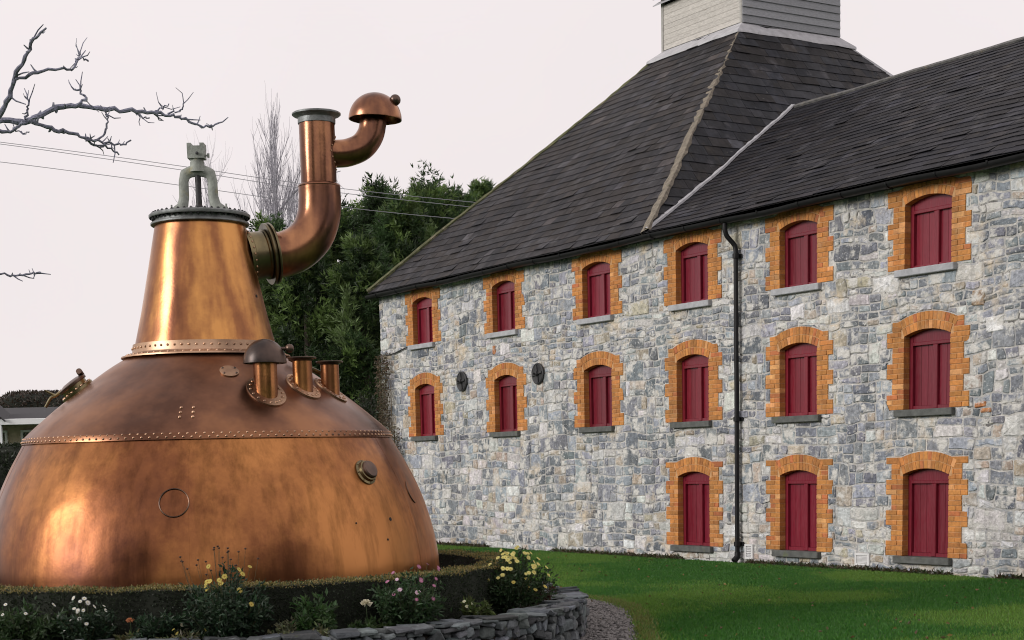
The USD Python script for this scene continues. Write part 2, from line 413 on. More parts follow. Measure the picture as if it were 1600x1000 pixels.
def outline(c, row):
    a0, a1 = COLS[c]
    zb, zs, zt = ROWS[row]
    o0, o1 = a0 + 0.335, a1 - 0.35
    ca, cz, R = arch_of(o0, o1, zs)
    polys, k, z, long_ = [], 0, zb, True
    while z < zt - 0.02:
        z1 = min(z + 3 * COURSE, zt)
        if zt - z1 < 0.06:
            z1 = zt
        e = 0 if long_ else 0.105
        polys.append((z, z1, a0 + e, a1 - e, long_))
        z, long_ = z1, not long_
    ring = Point(ca, cz).buffer(R + 0.245, 96)
    head = ring.intersection(sbox(o0 - 0.16, zs - 0.05, o1 + 0.16, zs + 1))
    opening = sbox(o0, zb - 0.01, o1, zs).union(Point(ca, cz).buffer(R, 128).intersection(sbox(o0, zs - 0.001, o1, zs + 0.5)))
    allp = shapely.union_all([sbox(p[2], p[0], p[3], p[1]) for p in polys] + [head])
    return polys, (o0, o1, zb, zs, zt, ca, cz, R), opening, allp, head


def prism(poly, front, back, ch=0.005, bulge=0.0, rng=None):
    """Plate seen from -y: polygon in (x, z), front face at y=front, back at y=back, chamfered front edge. Fan-capped (convex or nearly)."""
    p = np.array(poly.exterior.coords)[:-1] if hasattr(poly, "exterior") else np.asarray(poly, float)
    if Polygon(p).exterior.is_ccw is False:
        p = p[::-1]
    n, c = len(p), p.mean(0)
    e = unit(np.roll(p, -1, 0) - np.roll(p, 1, 0))
    inn = p + np.stack([-e[:, 1], e[:, 0]], 1) * ch
    fj = 0 if rng is None else rng.uniform(-bulge, bulge, n)
    v = np.vstack([np.c_[p[:, 0], np.full(n, back), p[:, 1]], np.c_[p[:, 0], np.full(n, front + ch), p[:, 1]], np.c_[inn[:, 0], front + fj + np.zeros(n), inn[:, 1]], [[c[0], front - bulge, c[1]]]])
    i = np.arange(n)
    j = (i + 1) % n
    f = np.vstack([tris(np.stack([i, j, n + j, n + i], 1)), tris(np.stack([n + i, n + j, 2 * n + j, 2 * n + i], 1)), np.stack([2 * n + i, 2 * n + j, np.full(n, 3 * n)], 1)])
    return v, f


# ---- wall: mortar bed with openings, and the stones
WALL = xform("wall", HOUSE)
OUT = [outline(c, r) for c, r in WINS]
openings = shapely.union_all([o[2] for o in OUT])
surrounds = shapely.union_all([o[3] for o in OUT])
sills = []
for (c, r), o in zip(WINS, OUT):
    o0, o1, zb = o[1][0], o[1][1], o[1][2]
    sills.append(sbox(o0 - 0.14, zb - 0.105, o1 + 0.09, zb + 0.005))
bed = sbox(A0, -0.3, A1, WTOP).difference(openings.buffer(.03, join_style=2))
_m = trimesh.creation.extrude_polygon(bed, 0.35, engine="earcut")
_v = np.array(_m.vertices)
put("mortar", WALL, np.c_[_v[:, 0], _v[:, 2], _v[:, 1]], np.array(_m.faces)[:, ::-1], M_MORTAR)
# the other walls of the building, plain
for bx in ((A0, A0 + .35, .36, 13.2, -.3, WTOP), (A1 - .35, A1, .36, 9.0, -.3, WTOP), (A0 + .36, A1 - .36, 8.6, 8.95, -.3, WTOP)):
    b_ = boxm(*bx)
    put("mortar", WALL, b_.vertices, b_.faces, M_MORTAR)


def warp(p):
    q = np.c_[p[:, 0], p[:, 1], np.zeros(len(p))]
    dx = (meshkit.noise(q * 1.1, 3) - .5) * .10 + (meshkit.noise(q * 6.5, 4) - .5) * .075
    dz = (meshkit.noise(q * .9, 5) - .5) * .12 + (meshkit.noise(q * 6.0, 6) - .5) * .060
    return p + np.c_[dx, dz]


cells, z = [], -0.08
while z < WTOP + .1:
    h = rng.uniform(0.20, 0.34)
    a = A0 - 0.3 - rng.uniform(0, .4)
    while a < A1 + .2:
        w = rng.uniform(0.20, 0.54) * (1.15 if z < 0.9 else 1.0)
        u = rng.random()
        if u < 0.27 and w > .18:
            cells.append((a, z, a + w, z + h))
        else:
            cut = z + h * rng.uniform(.36, .64)
            for lo, hi in ((z, cut), (cut, z + h)):
                if w > 0.26 and rng.random() < .6:
                    k = a + w * rng.uniform(.35, .65)
                    cells += [(a, lo, k, hi), (k, lo, a + w, hi)]
                else:
                    cells.append((a, lo, a + w, hi))
        a += w
    z += h
clip = sbox(A0, -0.05, A1, WTOP - .03).difference(shapely.union_all([surrounds.buffer(.012)] + [s.buffer(.006) for s in sills]))
shapely.prepare(clip)
PALE, GREY, DARK, BUFF = V3(.56, .56, .555), V3(.268, .290, .322), V3(.15, .166, .190), V3(.47, .41, .33)
stones = []
for (x0, z0, x1, z1) in cells:
    nx, nz = max(2, int((x1 - x0) / .075)), max(2, int((z1 - z0) / .075))
    ring = np.vstack([np.c_[np.linspace(x0, x1, nx, False), np.full(nx, z0)], np.c_[np.full(nz, x1), np.linspace(z0, z1, nz, False)],
                      np.c_[np.linspace(x1, x0, nx, False), np.full(nx, z1)], np.c_[np.full(nz, x0), np.linspace(z1, z0, nz, False)]])
    pg = Polygon(warp(ring))
    if not pg.is_valid:
        continue
    r_ = rng.uniform(.012, .032)
    pg = pg.buffer(-rng.uniform(.001, .008) - r_).buffer(r_ * .8, 3)
    pg = pg.intersection(clip)
    for g in getattr(pg, "geoms", [pg]):
        if g.geom_type != "Polygon" or g.area < .0035:
            continue
        g = g.simplify(.004)
        if g.interiors or len(g.exterior.coords) < 5:
            continue
        parts = [g]
        if g.area / g.convex_hull.area < .86:
            parts = [Polygon(t) for t in ()]
            ce = g.centroid
            for half in (sbox(-99, -9, ce.x - .006, 99), sbox(ce.x + .006, -9, 99, 99)):
                for q in getattr(g.intersection(half), "geoms", [g.intersection(half)]):
                    if q.geom_type == "Polygon" and q.area > .0035:
                        parts.append(q.convex_hull.intersection(q.buffer(.004)) if q.area / q.convex_hull.area < .8 else q)
        for q in parts:
            if q.geom_type != "Polygon" or q.area < .003:
                continue
            ce = np.array(q.centroid.coords[0])
            pale = .17 + .22 * (ce[1] < 1.05) + .16 * (ce[0] > 12.6) * (ce[1] < 2.2) + .10 * (ce[0] < -3.6)
            big = meshkit.noise(np.array([[ce[0] * .5, ce[1] * .7, 3.0]]), 9)[0]
            pale += (big - .5) * .35
            t = rng.random()
            if t < pale:
                col = PALE * rng.uniform(.8, 1.2) if rng.random() < .75 else BUFF * rng.uniform(.8, 1.15)
            elif t < pale + .06:
                col = BUFF * rng.uniform(.65, 1.0)
            elif t < pale + .20:
                col = DARK * rng.uniform(.8, 1.5)
            else:
                col = GREY * rng.uniform(.68, 1.32)
            col = col * (1 + rng.uniform(-.05, .05, 3))
            stones.append((q.area * (1.0 + .05 * ce[0]), q, col, rng.uniform(.002, .018)))
# a few marked stones: a white block, broken brick patches
for (x, z, w, h, col) in ((12.92, 3.43, .30, .2, V3(.75, .75, .75)), (3.15, 1.25, .45, .19, V3(.55, .5, .43)), (.04, 3.98, .10, .17, V3(.50, .22, .10)), (12.62, 3.8, .22, .2, V3(.26, .17, .10)), (12.68, 2.37, .2, .07, V3(.5, .2, .07)), (12.78, 2.29, .18, .06, V3(.5, .22, .09))):
    ring = affinity.rotate(sbox(x - w / 2, z - h / 2, x + w / 2, z + h / 2), rng.uniform(-6, 6)).buffer(-.015).buffer(.015, 2)
    stones.append((.2, ring, col, .026))
stones.sort(key=lambda s: -s[0])
rest = MB()
for k, (ar, q, col, pr) in enumerate(stones):
    v, f = prism(q, -pr, .03, .010, .006, rng)
    if k < 300:
        put("stone", WALL, v, f, M_STONE, tint=col)
    else:
        rest.add(v, f, col)
rest.put("rubble_stone", WALL, M_STONE, kind="stuff")

# ---- windows: brick surround, sill, frame, boards
ORANGE = V3(.49, .20, .05)


def brick_tint():
    u = rng.random()
    c = ORANGE * rng.uniform(.76, 1.16)
    if u < .08:
        c = V3(.46, .15, .05) * rng.uniform(.8, 1.1)
    elif u < .13:
        c = V3(.66, .32, .12) * rng.uniform(.85, 1.05)
    return c * (1 + rng.uniform(-.04, .04, 3))


NEAR = {5}
for (c, row), (polys, (o0, o1, zb, zs, zt, ca, cz, R), opening, allp, head) in zip(WINS, OUT):
    W = xform("window", HOUSE)
    RED = V3(.155, .010, .022) * rng.uniform(.85, 1.15) * (1 + rng.uniform(-.06, .06, 3))
    bricks = []
    notring = Point(ca, cz).buffer(R + .252, 64).intersection(sbox(o0 - .06, zs - .02, o1 + .06, zs + 1))
    ci = 0
    for (za, zb_, e0, e1, long_) in polys:
        n = max(1, round((zb_ - za) / COURSE))
        for k in range(n):
            z0, z1 = za + (zb_ - za) * k / n, za + (zb_ - za) * (k + 1) / n
            jam = (o0, o1)
            for side in (0, 1):
                lo, hi = (e0, o0) if side == 0 else (o1, e1)
                if z1 > zs + .02:  # beside and over the arch springing
                    lo, hi = (e0, o0 + .2) if side == 0 else (o1 - .2, e1)
                w = abs((o0 - e0) if side == 0 else (e1 - o1))
                cuts = [lo, hi]
                if w > .29:
                    cuts = [lo, lo + (.112 if (k + ci) % 2 else .222), hi]
                elif (k + ci) % 2:
                    cuts = [lo, (lo + hi) / 2 + rng.uniform(-.01, .01), hi]
                if z1 > zs + .02:
                    cuts = list(np.arange(lo, hi + .01, (hi - lo) / 3)) if k % 2 else [lo, lo + (hi - lo) * .45, hi]
                for b0, b1 in zip(cuts[:-1], cuts[1:]):
                    g = sbox(b0 + (.0 if abs(b0 - o1) < 1e-6 else .0045), z0 + .0045, b1 - (.0 if abs(b1 - o0) < 1e-6 else .0045), z1 - .0045)
                    if z1 > zs - .05:
                        g = g.difference(notring)
                    if g.geom_type == "MultiPolygon":
                        g = max(g.geoms, key=lambda q: q.area)
                    if g.geom_type != "Polygon" or g.area < .0008:
                        continue
                    g = g.simplify(.003)
                    corner = (b1 > o0 - .005 and side == 0) or (b0 < o1 + .005 and side == 1)
                    bricks.append(prism(g, -.012 - rng.uniform(0, .008), .125 if corner else .03, .004))
        ci += n
    half = math.asin(min(1, ((o1 - o0) / 2) / R))
    for ring_, (r0, r1) in enumerate(((R, R + .116), (R + .124, R + .243))):
        hw = half * (1.0 if ring_ == 0 else 1.12)
        nv = 13 if ring_ == 0 else 15
        for k in range(nv):
            t0, t1 = PI / 2 - hw + 2 * hw * k / nv, PI / 2 - hw + 2 * hw * (k + 1) / nv
            g0 = .004 / r0
            pts = [(ca + rr * math.cos(t), cz + rr * math.sin(t)) for rr, t in ((r0 + .001, t0 + g0), (r0 + .001, t1 - g0), (r1, t1 - g0), (r1, t0 + g0))]
            bricks.append(prism(Polygon(pts), -.012 - rng.uniform(0, .007), .125 if ring_ == 0 else .03, .004))
    if c in NEAR:
        for v, f in bricks:
            put("brick", W, v, f, M_BRICK, tint=brick_tint())
    else:
        mb = MB()
        for v, f in bricks:
            mb.add(v, f, brick_tint())
        mb.put("brick_surround", W, M_BRICK, kind="stuff")
    jb = MB()
    jp = allp.difference(opening).buffer(-.004)
    for g in getattr(jp, "geoms", [jp]):
        m_ = trimesh.creation.extrude_polygon(g, .13, engine="earcut")
        vv = np.array(m_.vertices)
        jb.add(np.c_[vv[:, 0], vv[:, 2] - .008, vv[:, 1]], np.array(m_.faces)[:, ::-1])
    jb.put("brick_joint", W, M_BRICKJOINT)
    # sill
    s0, s1 = o0 - .13 + rng.uniform(-.02, .02), o1 + .08 + rng.uniform(-.02, .02)
    sm = cbox(s0, s1, -.085, .16, zb - .10, zb - .002, .008)
    put("sill", W, sm.vertices, sm.faces, M_SILL_PALE if row == "top" else M_SILL_DARK)
    # frame: jambs, arched head, centre post, and the boards of both leaves
    D0 = .10
    fr = MB()
    crown = cz + R
    for x0, x1 in ((o0, o0 + .065), (o1 - .065, o1)):
        fr.tm(boxm(x0, x1, D0, D0 + .09, zb, zs), RED)
    hb = zs - .10
    na = 14
    th = np.linspace(PI / 2 + half, PI / 2 - half, na)
    up_ = np.c_[ca + R * np.cos(th), cz + R * np.sin(th)]
    hp = Polygon(list(map(tuple, up_)) + [(o1, hb)] + [(o0, hb)])
    hm = trimesh.creation.extrude_polygon(hp, .07, engine="earcut")
    hv = np.array(hm.vertices)
    fr.add(np.c_[hv[:, 0], hv[:, 2] + D0 + .008, hv[:, 1]], np.array(hm.faces)[:, ::-1], RED)
    fr.tm(cbox(o0 + .06, o1 - .06, D0 - .004, D0 + .05, hb - .03, hb + .02, .006), RED)
    fr.tm(boxm(o0 + .065, o1 - .065, D0 + .012, D0 + .08, zb, zb + .05), RED)
    fr.put("frame", W, M_RED)
    mid = (o0 + o1) / 2 + .05
    pm = cbox(mid - .045, mid + .045, D0 - .002, D0 + .08, zb + .003, hb - .028, .008)
    put("centre_post", W, pm.vertices, pm.faces, M_RED, tint=RED)
    for x0, x1 in ((o0 + .066, mid - .046), (mid + .046, o1 - .066)):
        nb = 3 if x1 - x0 > .3 else 2
        for k in range(nb):
            b0, b1 = x0 + (x1 - x0) * k / nb, x0 + (x1 - x0) * (k + 1) / nb
            bm = cbox(b0 + .001, b1 - .001, D0 + .045 + rng.uniform(0, .002), D0 + .075, zb + .051, hb - .005, .0035)
            put("board", W, bm.vertices, bm.faces, M_RED, tint=RED * rng.uniform(.88, 1.12))
    bk = boxm(o0 - .02, o1 + .02, D0 + .09, D0 + .1, zb - .02, crown + .01)
    put("back_board", W, bk.vertices, bk.faces, M_BLACK)

# ---- roofs
EV, ED = 5.57, -.22                       # eave height and overhang
CA, CZ, CD, CW = 1.4578, 10.5011, 5.25, 2.674   # kiln top: front right corner (x, z, y) and width
KL, KR = -4.98, 5.47                      # kiln eave ends
KB = 2 * CD + CW - ED                     # back eave
RD, RZ = 5.2, 8.555                       # ridge of the long roof
SK = .12


def sag(p):
    q = np.asarray(p, float)
    return (meshkit.noise(q * .45, 21) - .5) * .09 + (meshkit.noise(q * 1.7, 22) - .5) * .022


class Plane:
    def __init__(s, o, e, t):
        s.o, s.e = np.array(o, float), unit(np.array(e, float))
        t = np.array(t, float)
        s.t = unit(t - s.e * (t @ s.e))
        s.n = np.cross(s.e, s.t)
        if s.n[2] < 0:
            s.n = -s.n

    def uv(s, p):
        q = np.asarray(p, float) - s.o
        return q @ s.e, q @ s.t

    def at(s, u, v, h=0.0):
        p = s.o + np.multiply.outer(np.asarray(u, float), s.e) + np.multiply.outer(np.asarray(v, float), s.t)
        return p + (np.asarray(h, float) + sag(p))[..., None] * s.n


SLATES = []
SCOL = [V3(.028, .028, .033), V3(.036, .036, .040), V3(.031, .028, .029), V3(.022, .023, .028), V3(.042, .041, .045), V3(.034, .030, .029)]


def lay(roof, plane, poly, expo, wid, seed, dark=1.0):
    """Deck and courses of slates over poly (u, v)."""
    r = np.random.default_rng(seed)
    mn = poly.bounds
    us, vs = np.arange(mn[0], mn[2], .6), np.arange(mn[1], mn[3], .6)
    mb = MB()
    for a in us:
        for b in vs:
            g = poly.intersection(sbox(a, b, a + .6, b + .6))
            if g.is_empty or g.geom_type != "Polygon":
                continue
            c = np.array(g.exterior.coords)[:-1]
            p = plane.at(c[:, 0], c[:, 1], -.006)
            n = len(p)
            mb.add(p, [(0, i, i + 1) for i in range(1, n - 1)])
    mb.put("slate_deck", roof, M_DECK)
    v = mn[1]
    k = 0
    while v < mn[3] - .02:
        u = mn[0] - r.uniform(0, wid)
        while u < mn[2]:
            w = wid * r.uniform(.72, 1.3)
            skew = r.uniform(-.010, .010)
            v0 = v + r.uniform(-.010, .006)
            g = Polygon([(u + .003, v0), (u + w - .003, v0 + skew), (u + w - .003, v + expo * 1.12), (u + .003, v + expo * 1.12)])
            g = g.intersection(poly)
            u += w
            if g.is_empty or g.geom_type != "Polygon" or g.area < .004:
                continue
            c = np.array(g.exterior.coords)[:-1]
            if not Polygon(c).exterior.is_ccw:
                c = c[::-1]
            lift = r.uniform(.008, .015) + (r.random() < .05) * .012
            h = .006 + lift * (1 - (c[:, 1] - v) / (expo * 1.12))
            top, bot = plane.at(c[:, 0], c[:, 1], h), plane.at(c[:, 0], c[:, 1], h - .008)
            n = len(c)
            i = np.arange(n)
            j = (i + 1) % n
            f = np.vstack([[(0, q, q + 1) for q in range(1, n - 1)], tris(np.stack([n + i, n + j, j, i], 1))])
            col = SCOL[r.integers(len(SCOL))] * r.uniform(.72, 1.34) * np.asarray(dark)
            if r.random() < .05:
                col = col * 2.1
            vv = np.vstack([top, bot])
            px = pix(hworld(vv[:n]))
            inside = (px[:, 0].min() < 1600) & (px[:, 0].max() > 0) & (px[:, 1].max() > 0)
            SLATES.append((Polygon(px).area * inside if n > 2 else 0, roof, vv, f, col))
        v += expo
        k += 1


KROOF = xform("roof", HOUSE)
ft = V3(0, CD - ED, CZ - EV)
PF = Plane((KL, ED, EV), (1, 0, 0), ft)
fpoly = Polygon([PF.uv(V3(*p)) for p in ((KL, ED, EV), (KR, ED, EV), (CA, CD, CZ), (CA - CW, CD, CZ))])
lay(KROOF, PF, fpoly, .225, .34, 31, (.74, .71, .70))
PRt = Plane((KR, ED, EV), (0, 1, 0), V3(CA - KR, 0, CZ - EV))
rpoly = Polygon([PRt.uv(V3(*p)) for p in ((KR, ED, EV), (KR, KB, EV), (CA, CD + CW, CZ), (CA, CD, CZ))])
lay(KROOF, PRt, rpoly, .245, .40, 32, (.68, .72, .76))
for quad in (((KL, ED, EV), (CA - CW, CD, CZ), (CA - CW, CD + CW, CZ), (KL, KB, EV)), ((KL, KB, EV), (CA - CW, CD + CW, CZ), (CA, CD + CW, CZ), (KR, KB, EV))):
    put("slate_deck", KROOF, np.array(quad) - V3(0, 0, .02), [(0, 1, 2), (0, 2, 3)], M_SLATE, tint=SCOL[0])
LROOF = xform("roof", HOUSE)
PL = Plane((KR, ED, EV), (1, 0, 0), V3(0, RD - ED, RZ - EV))
mr = (CZ - EV) / (KR - CA)
fl_top = V3(KR - (RZ - EV) / mr, RD, RZ)      # where the long ridge meets the kiln roof
lpoly = Polygon([PL.uv(V3(*p)) for p in ((KR, ED, EV), (A1 + .3, ED, EV), (A1 + .3, RD, RZ), tuple(fl_top))])
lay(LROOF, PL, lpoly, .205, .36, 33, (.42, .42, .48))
put("slate_deck", LROOF, np.array([fl_top, (A1 + .3, RD, RZ), (A1 + .3, 2 * RD - ED, EV), (KR, 2 * RD - ED, EV)]) - V3(0, 0, .02), [(0, 1, 2), (0, 2, 3)], M_SLATE, tint=SCOL[0])
SLATES.sort(key=lambda s: -s[0])
left = {}
for k, (ar, roof, vv, f, col) in enumerate(SLATES):
    if k < 300:
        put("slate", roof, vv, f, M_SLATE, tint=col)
    else:
        left.setdefault(roof, MB()).add(vv, f, col)
for roof, mb in left.items():
    mb.put("slate_courses", roof, M_SLATE, kind="stuff")


def strip(path, wl, wr, n1, n2, thick, seed, mat_, name, parent, rough_=.02, smooth=50):
    """A bedded strip (hip mortar, flashing) along path; wl, wr: widths to both sides lying in planes with normals n1, n2."""
    r = np.random.default_rng(seed)
    p = np.asarray(path, float)
    t = unit(np.gradient(p, axis=0))
    n1, n2 = unit(np.array(n1)), unit(np.array(n2))
    l = np.cross(t, n1)
    rr = np.cross(n2, t)
    if l[0, 0] > 0:
        l, rr = -l, -rr
    rows = []
    for i in range(len(p)):
        j = r.uniform(-rough_, rough_, 4)
        a, b = p[i] + l[i] * (wl + j[0]), p[i] + rr[i] * (wr + j[1])
        rows += [a - n1 * .02, a + n1 * thick * .7, p[i] + unit(n1 + n2) * (thick * 1.15 + j[2] * .5), b + n2 * thick * .7, b - n2 * .02]
    q = [(i * 5 + k, (i + 1) * 5 + k, (i + 1) * 5 + k + 1, i * 5 + k + 1) for i in range(len(p) - 1) for k in range(4)]
    put(name, parent, np.array(rows), tris(q), mat_, smooth)


def seg(a, b, n, bow=0.0):
    t = np.linspace(0, 1, n)[:, None]
    p = V3(*a) * (1 - t) + V3(*b) * t
    return p + sag(p)[:, None] * V3(0, -.3, .9) - bow * np.sin(t * PI) * V3(0, 0, 1)


strip(seg((KR - .02, ED + .03, EV + .03), (CA, CD, CZ - .05), 50), .145, .02, PF.n, PRt.n, .045, 1, M_HIP, "hip_mortar", KROOF, .026)
_ln = np.cross(V3(0, 1, 0), V3(CA - CW - KL, 0, CZ - EV))
strip(seg((KL, ED, EV + .03), (CA - CW, CD, CZ - .05), 50), .035, .05, -_ln if _ln[2] < 0 else _ln, PF.n, .06, 2, M_MOSS, "mossy_hip", KROOF)
strip(seg((CA, CD + CW, CZ - .05), (KR, KB, EV), 30), .05, .05, PRt.n, V3(0, .6, .8), .05, 3, M_LEAD, "hip_flashing", KROOF)
strip(seg(V3(KR - .06, ED + .02, EV + .05), fl_top + V3(0, 0, .05), 40), .025, .05, PRt.n, PL.n, .025, 4, M_LEAD, "valley_flashing", LROOF, .012)
strip(seg(fl_top + V3(-.3, 0, .02), (A1 + .3, RD, RZ + .02), 60), .05, .06, V3(0, .5, .85), PL.n, .035, 5, M_RIDGE, "ridge_capping", LROOF, .012)
# lead skirt and louvred timber cupola
sk = MB()
x0, x1, y0, y1 = CA - CW, CA, CD, CD + CW
ringp = lambda e, z: [(x0 - e * .92, y0 - e * 1.34, z), (x1 + e * .98, y0 - e * 1.34, z), (x1 + e * .98, y1 + e * 1.34, z), (x0 - e * .92, y1 + e * 1.34, z)]
sr = []
for e, z in ((.0, CZ + .05), (.015, CZ + .03), (.215, CZ - .225), (.222, CZ - .275)):
    rg = np.array(ringp(e, z))
    sr.append(np.vstack([rg[k] * (1 - t) + rg[(k + 1) % 4] * t for k in range(4) for t in np.linspace(0, 1, 12, False)[:, None]]))
sv = np.vstack(sr)
sv[96:, 2] += (meshkit.noise(sv[96:] * 2.5, 7) - .5) * .05 + .065
nn = 48
put("lead_skirt", KROOF, sv, tris([(i * nn + j, i * nn + (j + 1) % nn, (i + 1) * nn + (j + 1) % nn, (i + 1) * nn + j) for i in range(3) for j in range(nn)]), M_LEAD, 40)
CUP = xform("cupola", HOUSE)
cor = boxm(x0 + .04, x1 - .04, y0 + .04, y1 - .04, CZ - .2, CZ + 2.3)
put("core", CUP, cor.vertices, cor.faces, M_BLACK)
bz = CZ + .06
for k in range(9):
    z0 = bz + k * .1045
    b = cbox(x0, x1 - .004, y0 - .006 * (k % 2) * .4, y0 + .03, z0 + .0012, z0 + .1033, .003)
    put("board", CUP, b.vertices, b.faces, M_BOARD, tint=V3(.50, .475, .44) * rng.uniform(.92, 1.08))  # paler front boards: sunlight on this face put into the tint
for k in range(6):
    z0 = bz + k * .156
    y_ = (x1, x1 + .035)
    v = np.array([(x1 - .01, y0 + .004, z0), (x1 + .036, y0 + .004, z0 - .012), (x1 + .012, y0 + .004, z0 + .156), (x1 - .01, y0 + .004, z0 + .156),
                  (x1 - .01, y1, z0), (x1 + .036, y1, z0 - .012), (x1 + .012, y1, z0 + .156), (x1 - .01, y1, z0 + .156)])
    put("board", CUP, v, tris([(0, 1, 2, 3), (7, 6, 5, 4), (1, 5, 6, 2), (0, 4, 5, 1), (3, 2, 6, 7)]), M_BOARD, tint=V3(.30, .31, .33) * rng.uniform(.85, 1.12))  # darker right-hand boards: shade on this face put into the tint
for s_ in ((x0 + .015, y0 + .015), (x1 - .03, y0 + .02), (x1 - .02, y1 - .02)):
    b = cbox(s_[0] - .035, s_[0] + .035, s_[1] - .035, s_[1] + .035, CZ, CZ + 2.25, .006)
    put("corner_post", CUP, b.vertices, b.faces, M_BOARD, tint=V3(.36, .35, .33))
lz = bz + 9 * .1045
for k in range(9):
    z0 = lz + k * .135
    for side in range(2):
        if side == 0:
            v = np.array([(x0 - .16, y0 - .13, z0), (x1 + .03, y0 - .13, z0), (x1 + .03, y0 + .03, z0 + .10), (x0 - .16, y0 + .03, z0 + .10)])
        else:
            v = np.array([(x1 + .13, y0 - .05, z0), (x1 + .13, y1 + .12, z0), (x1 - .03, y1 + .12, z0 + .10), (x1 - .03, y0 - .05, z0 + .10)])
        v = np.vstack([v, v + V3(0, 0, .022)])
        put("louvre", CUP, v, tris([(0, 3, 2, 1), (4, 5, 6, 7), (0, 1, 5, 4), (1, 2, 6, 5), (2, 3, 7, 6), (3, 0, 4, 7)]), M_BOARD, tint=V3(.34, .34, .36) * rng.uniform(.85, 1.1))
cap = np.array([(x0 - .35, y0 - .35, CZ + 2.25), (x1 + .35, y0 - .35, CZ + 2.25), (x1 + .35, y1 + .35, CZ + 2.25), (x0 - .35, y1 + .35, CZ + 2.25), ((x0 + x1) / 2, (y0 + y1) / 2, CZ + 4.2)])
put("cap_roof", CUP, cap, [(0, 1, 4), (1, 2, 4), (2, 3, 4), (3, 0, 4), (0, 2, 1), (0, 3, 2)], M_SLATE, tint=SCOL[1])

# ---- eaves: soffit, gutter with brackets, drainpipe
so = MB()
so.tm(boxm(KL + .05, A1 + .3, ED + .03, .36, EV - .10, EV - .055))
so.put("soffit", HOUSE, M_IRON)
gut = xform("gutter", HOUSE)
th = np.linspace(PI, 2 * PI, 11)
gp = [(ED - .015 + .072 * math.cos(t), EV - .055 + .078 * math.sin(t)) for t in th] + [(ED - .015 + .064 * math.cos(t), EV - .055 + .07 * math.sin(t)) for t in th[::-1]]
a_ = np.linspace(KL, A1 + .3, 60)
gv = np.array([(a, p[0], p[1] + .012 * math.sin(a * 1.3) - .006 * math.sin(a * 3.1)) for a in a_ for p in gp])
m_ = len(gp)
put("trough", gut, gv, tris([(i * m_ + j, i * m_ + (j + 1) % m_, (i + 1) * m_ + (j + 1) % m_, (i + 1) * m_ + j) for i in range(len(a_) - 1) for j in range(m_)]), M_IRON, 40)
for a in np.arange(KL + .5, A1, .92):
    b = lathe([(.074, -.014), (.084, -.014), (.084, .014), (.074, .014), (.074, -.014)], 10, PI, 2 * PI)
    v = np.c_[b[0][:, 2] + a, b[0][:, 0] + ED - .015, b[0][:, 1] + EV - .053]
    put("bracket", gut, v, b[1], M_IRON)
DP = xform("drainpipe", HOUSE)
pz = [(7.545, ED - .015, EV - .13), (7.55, ED - .01, 5.33), (7.56, -.20, 5.24), (7.62, -.10, 5.10), (7.635, -.085, 5.0), (7.638, -.085, 3.0), (7.64, -.085, .16)]
put("pipe", DP, *tube(np.vstack([catmull(pz[:5], 5), pz[5:]]), .039, 12), M_IRON, 45)
for z in (4.93, 2.35, .33):
    c_ = lathe([(.044, -.04), (.056, -.035), (.056, .035), (.044, .04)], 14)
    put("collar", DP, c_[0] + V3(7.637, -.085, z), c_[1], M_IRON, 45)
    b = cbox(7.56, 7.72, -.035, -.005, z - .03, z + .03, .004)
    put("pipe_bracket", DP, b.vertices, b.faces, M_IRON)
put("shoe", DP, *tube([(7.64, -.085, .2), (7.64, -.09, .12), (7.64, -.16, .05)], [.05, .05, .052], 12), M_IRON, 45)

# ---- wall plates, vents, cable
for (s_, z) in ((1.233, 3.431), (-1.671, 3.42)):
    t_ = xform("wall_tie_plate", HOUSE)
    R_ = np.array([[1, 0, 0], [0, 0, -1], [0, 1, 0]], float)  # lathe axis towards the viewer (-y)
    tr = lambda vf: (np.c_[vf[0][:, 0] - s_, -vf[0][:, 2] - .02, vf[0][:, 1] + z], vf[1])
    put("disc", t_, *tr(lathe([(.0, .0), (.19, .0), (.205, .012), (.205, .03), (.185, .045), (.165, .03), (.0, .03)], 36)), M_RUSTIRON, 40)
    for ang in (10, 100):
        b = cbox(-.165, .165, -.022, .022, .03, .055, .006)
        v = trimesh.transformations.transform_points(b.vertices, trimesh.transformations.rotation_matrix(rad(ang), [0, 0, 1]))
        put("rib", t_, *tr((v, b.faces)), M_RUSTIRON)
    put("nut", t_, *tr(lathe([(.055, .03), (.05, .085), (.022, .09), (.022, .14), (0, .14)], 6)), M_RUSTIRON)
for (a, z, w, h) in ((10.452, .182, .30, .18), (7.86, .21, .20, .24)):
    t_ = xform("air_vent", HOUSE)
    fr = MB()
    for b in ((a - w / 2, a + w / 2, -.04, .0, z + h / 2 - .03, z + h / 2), (a - w / 2, a + w / 2, -.04, .0, z - h / 2, z - h / 2 + .03), (a - w / 2, a - w / 2 + .035, -.039, .0, z - h / 2 + .03, z + h / 2 - .03), (a + w / 2 - .035, a + w / 2, -.039, .0, z - h / 2 + .03, z + h / 2 - .03)):
        fr.tm(boxm(*b))
    fr.put("vent_frame", t_, M_WHITE)
    b = boxm(a - w / 2 + .03, a + w / 2 - .03, -.012, -.004, z - h / 2 + .02, z + h / 2 - .02)
    put("vent_back", t_, b.vertices, b.faces, M_RUSTIRON)
    ns = 6
    for k in range(ns):
        zz = z - h / 2 + .035 + (h - .07) * (k + .5) / ns
        v = np.array([(a - w / 2 + .034, -.034, zz - .010), (a + w / 2 - .034, -.034, zz - .010), (a + w / 2 - .034, -.016, zz + .006), (a - w / 2 + .034, -.016, zz + .006)])
        v = np.vstack([v, v + V3(0, 0, .004)])
        put("slat", t_, v, tris([(0, 3, 2, 1), (4, 5, 6, 7), (0, 1, 5, 4), (2, 3, 7, 6)]), M_WHITE)
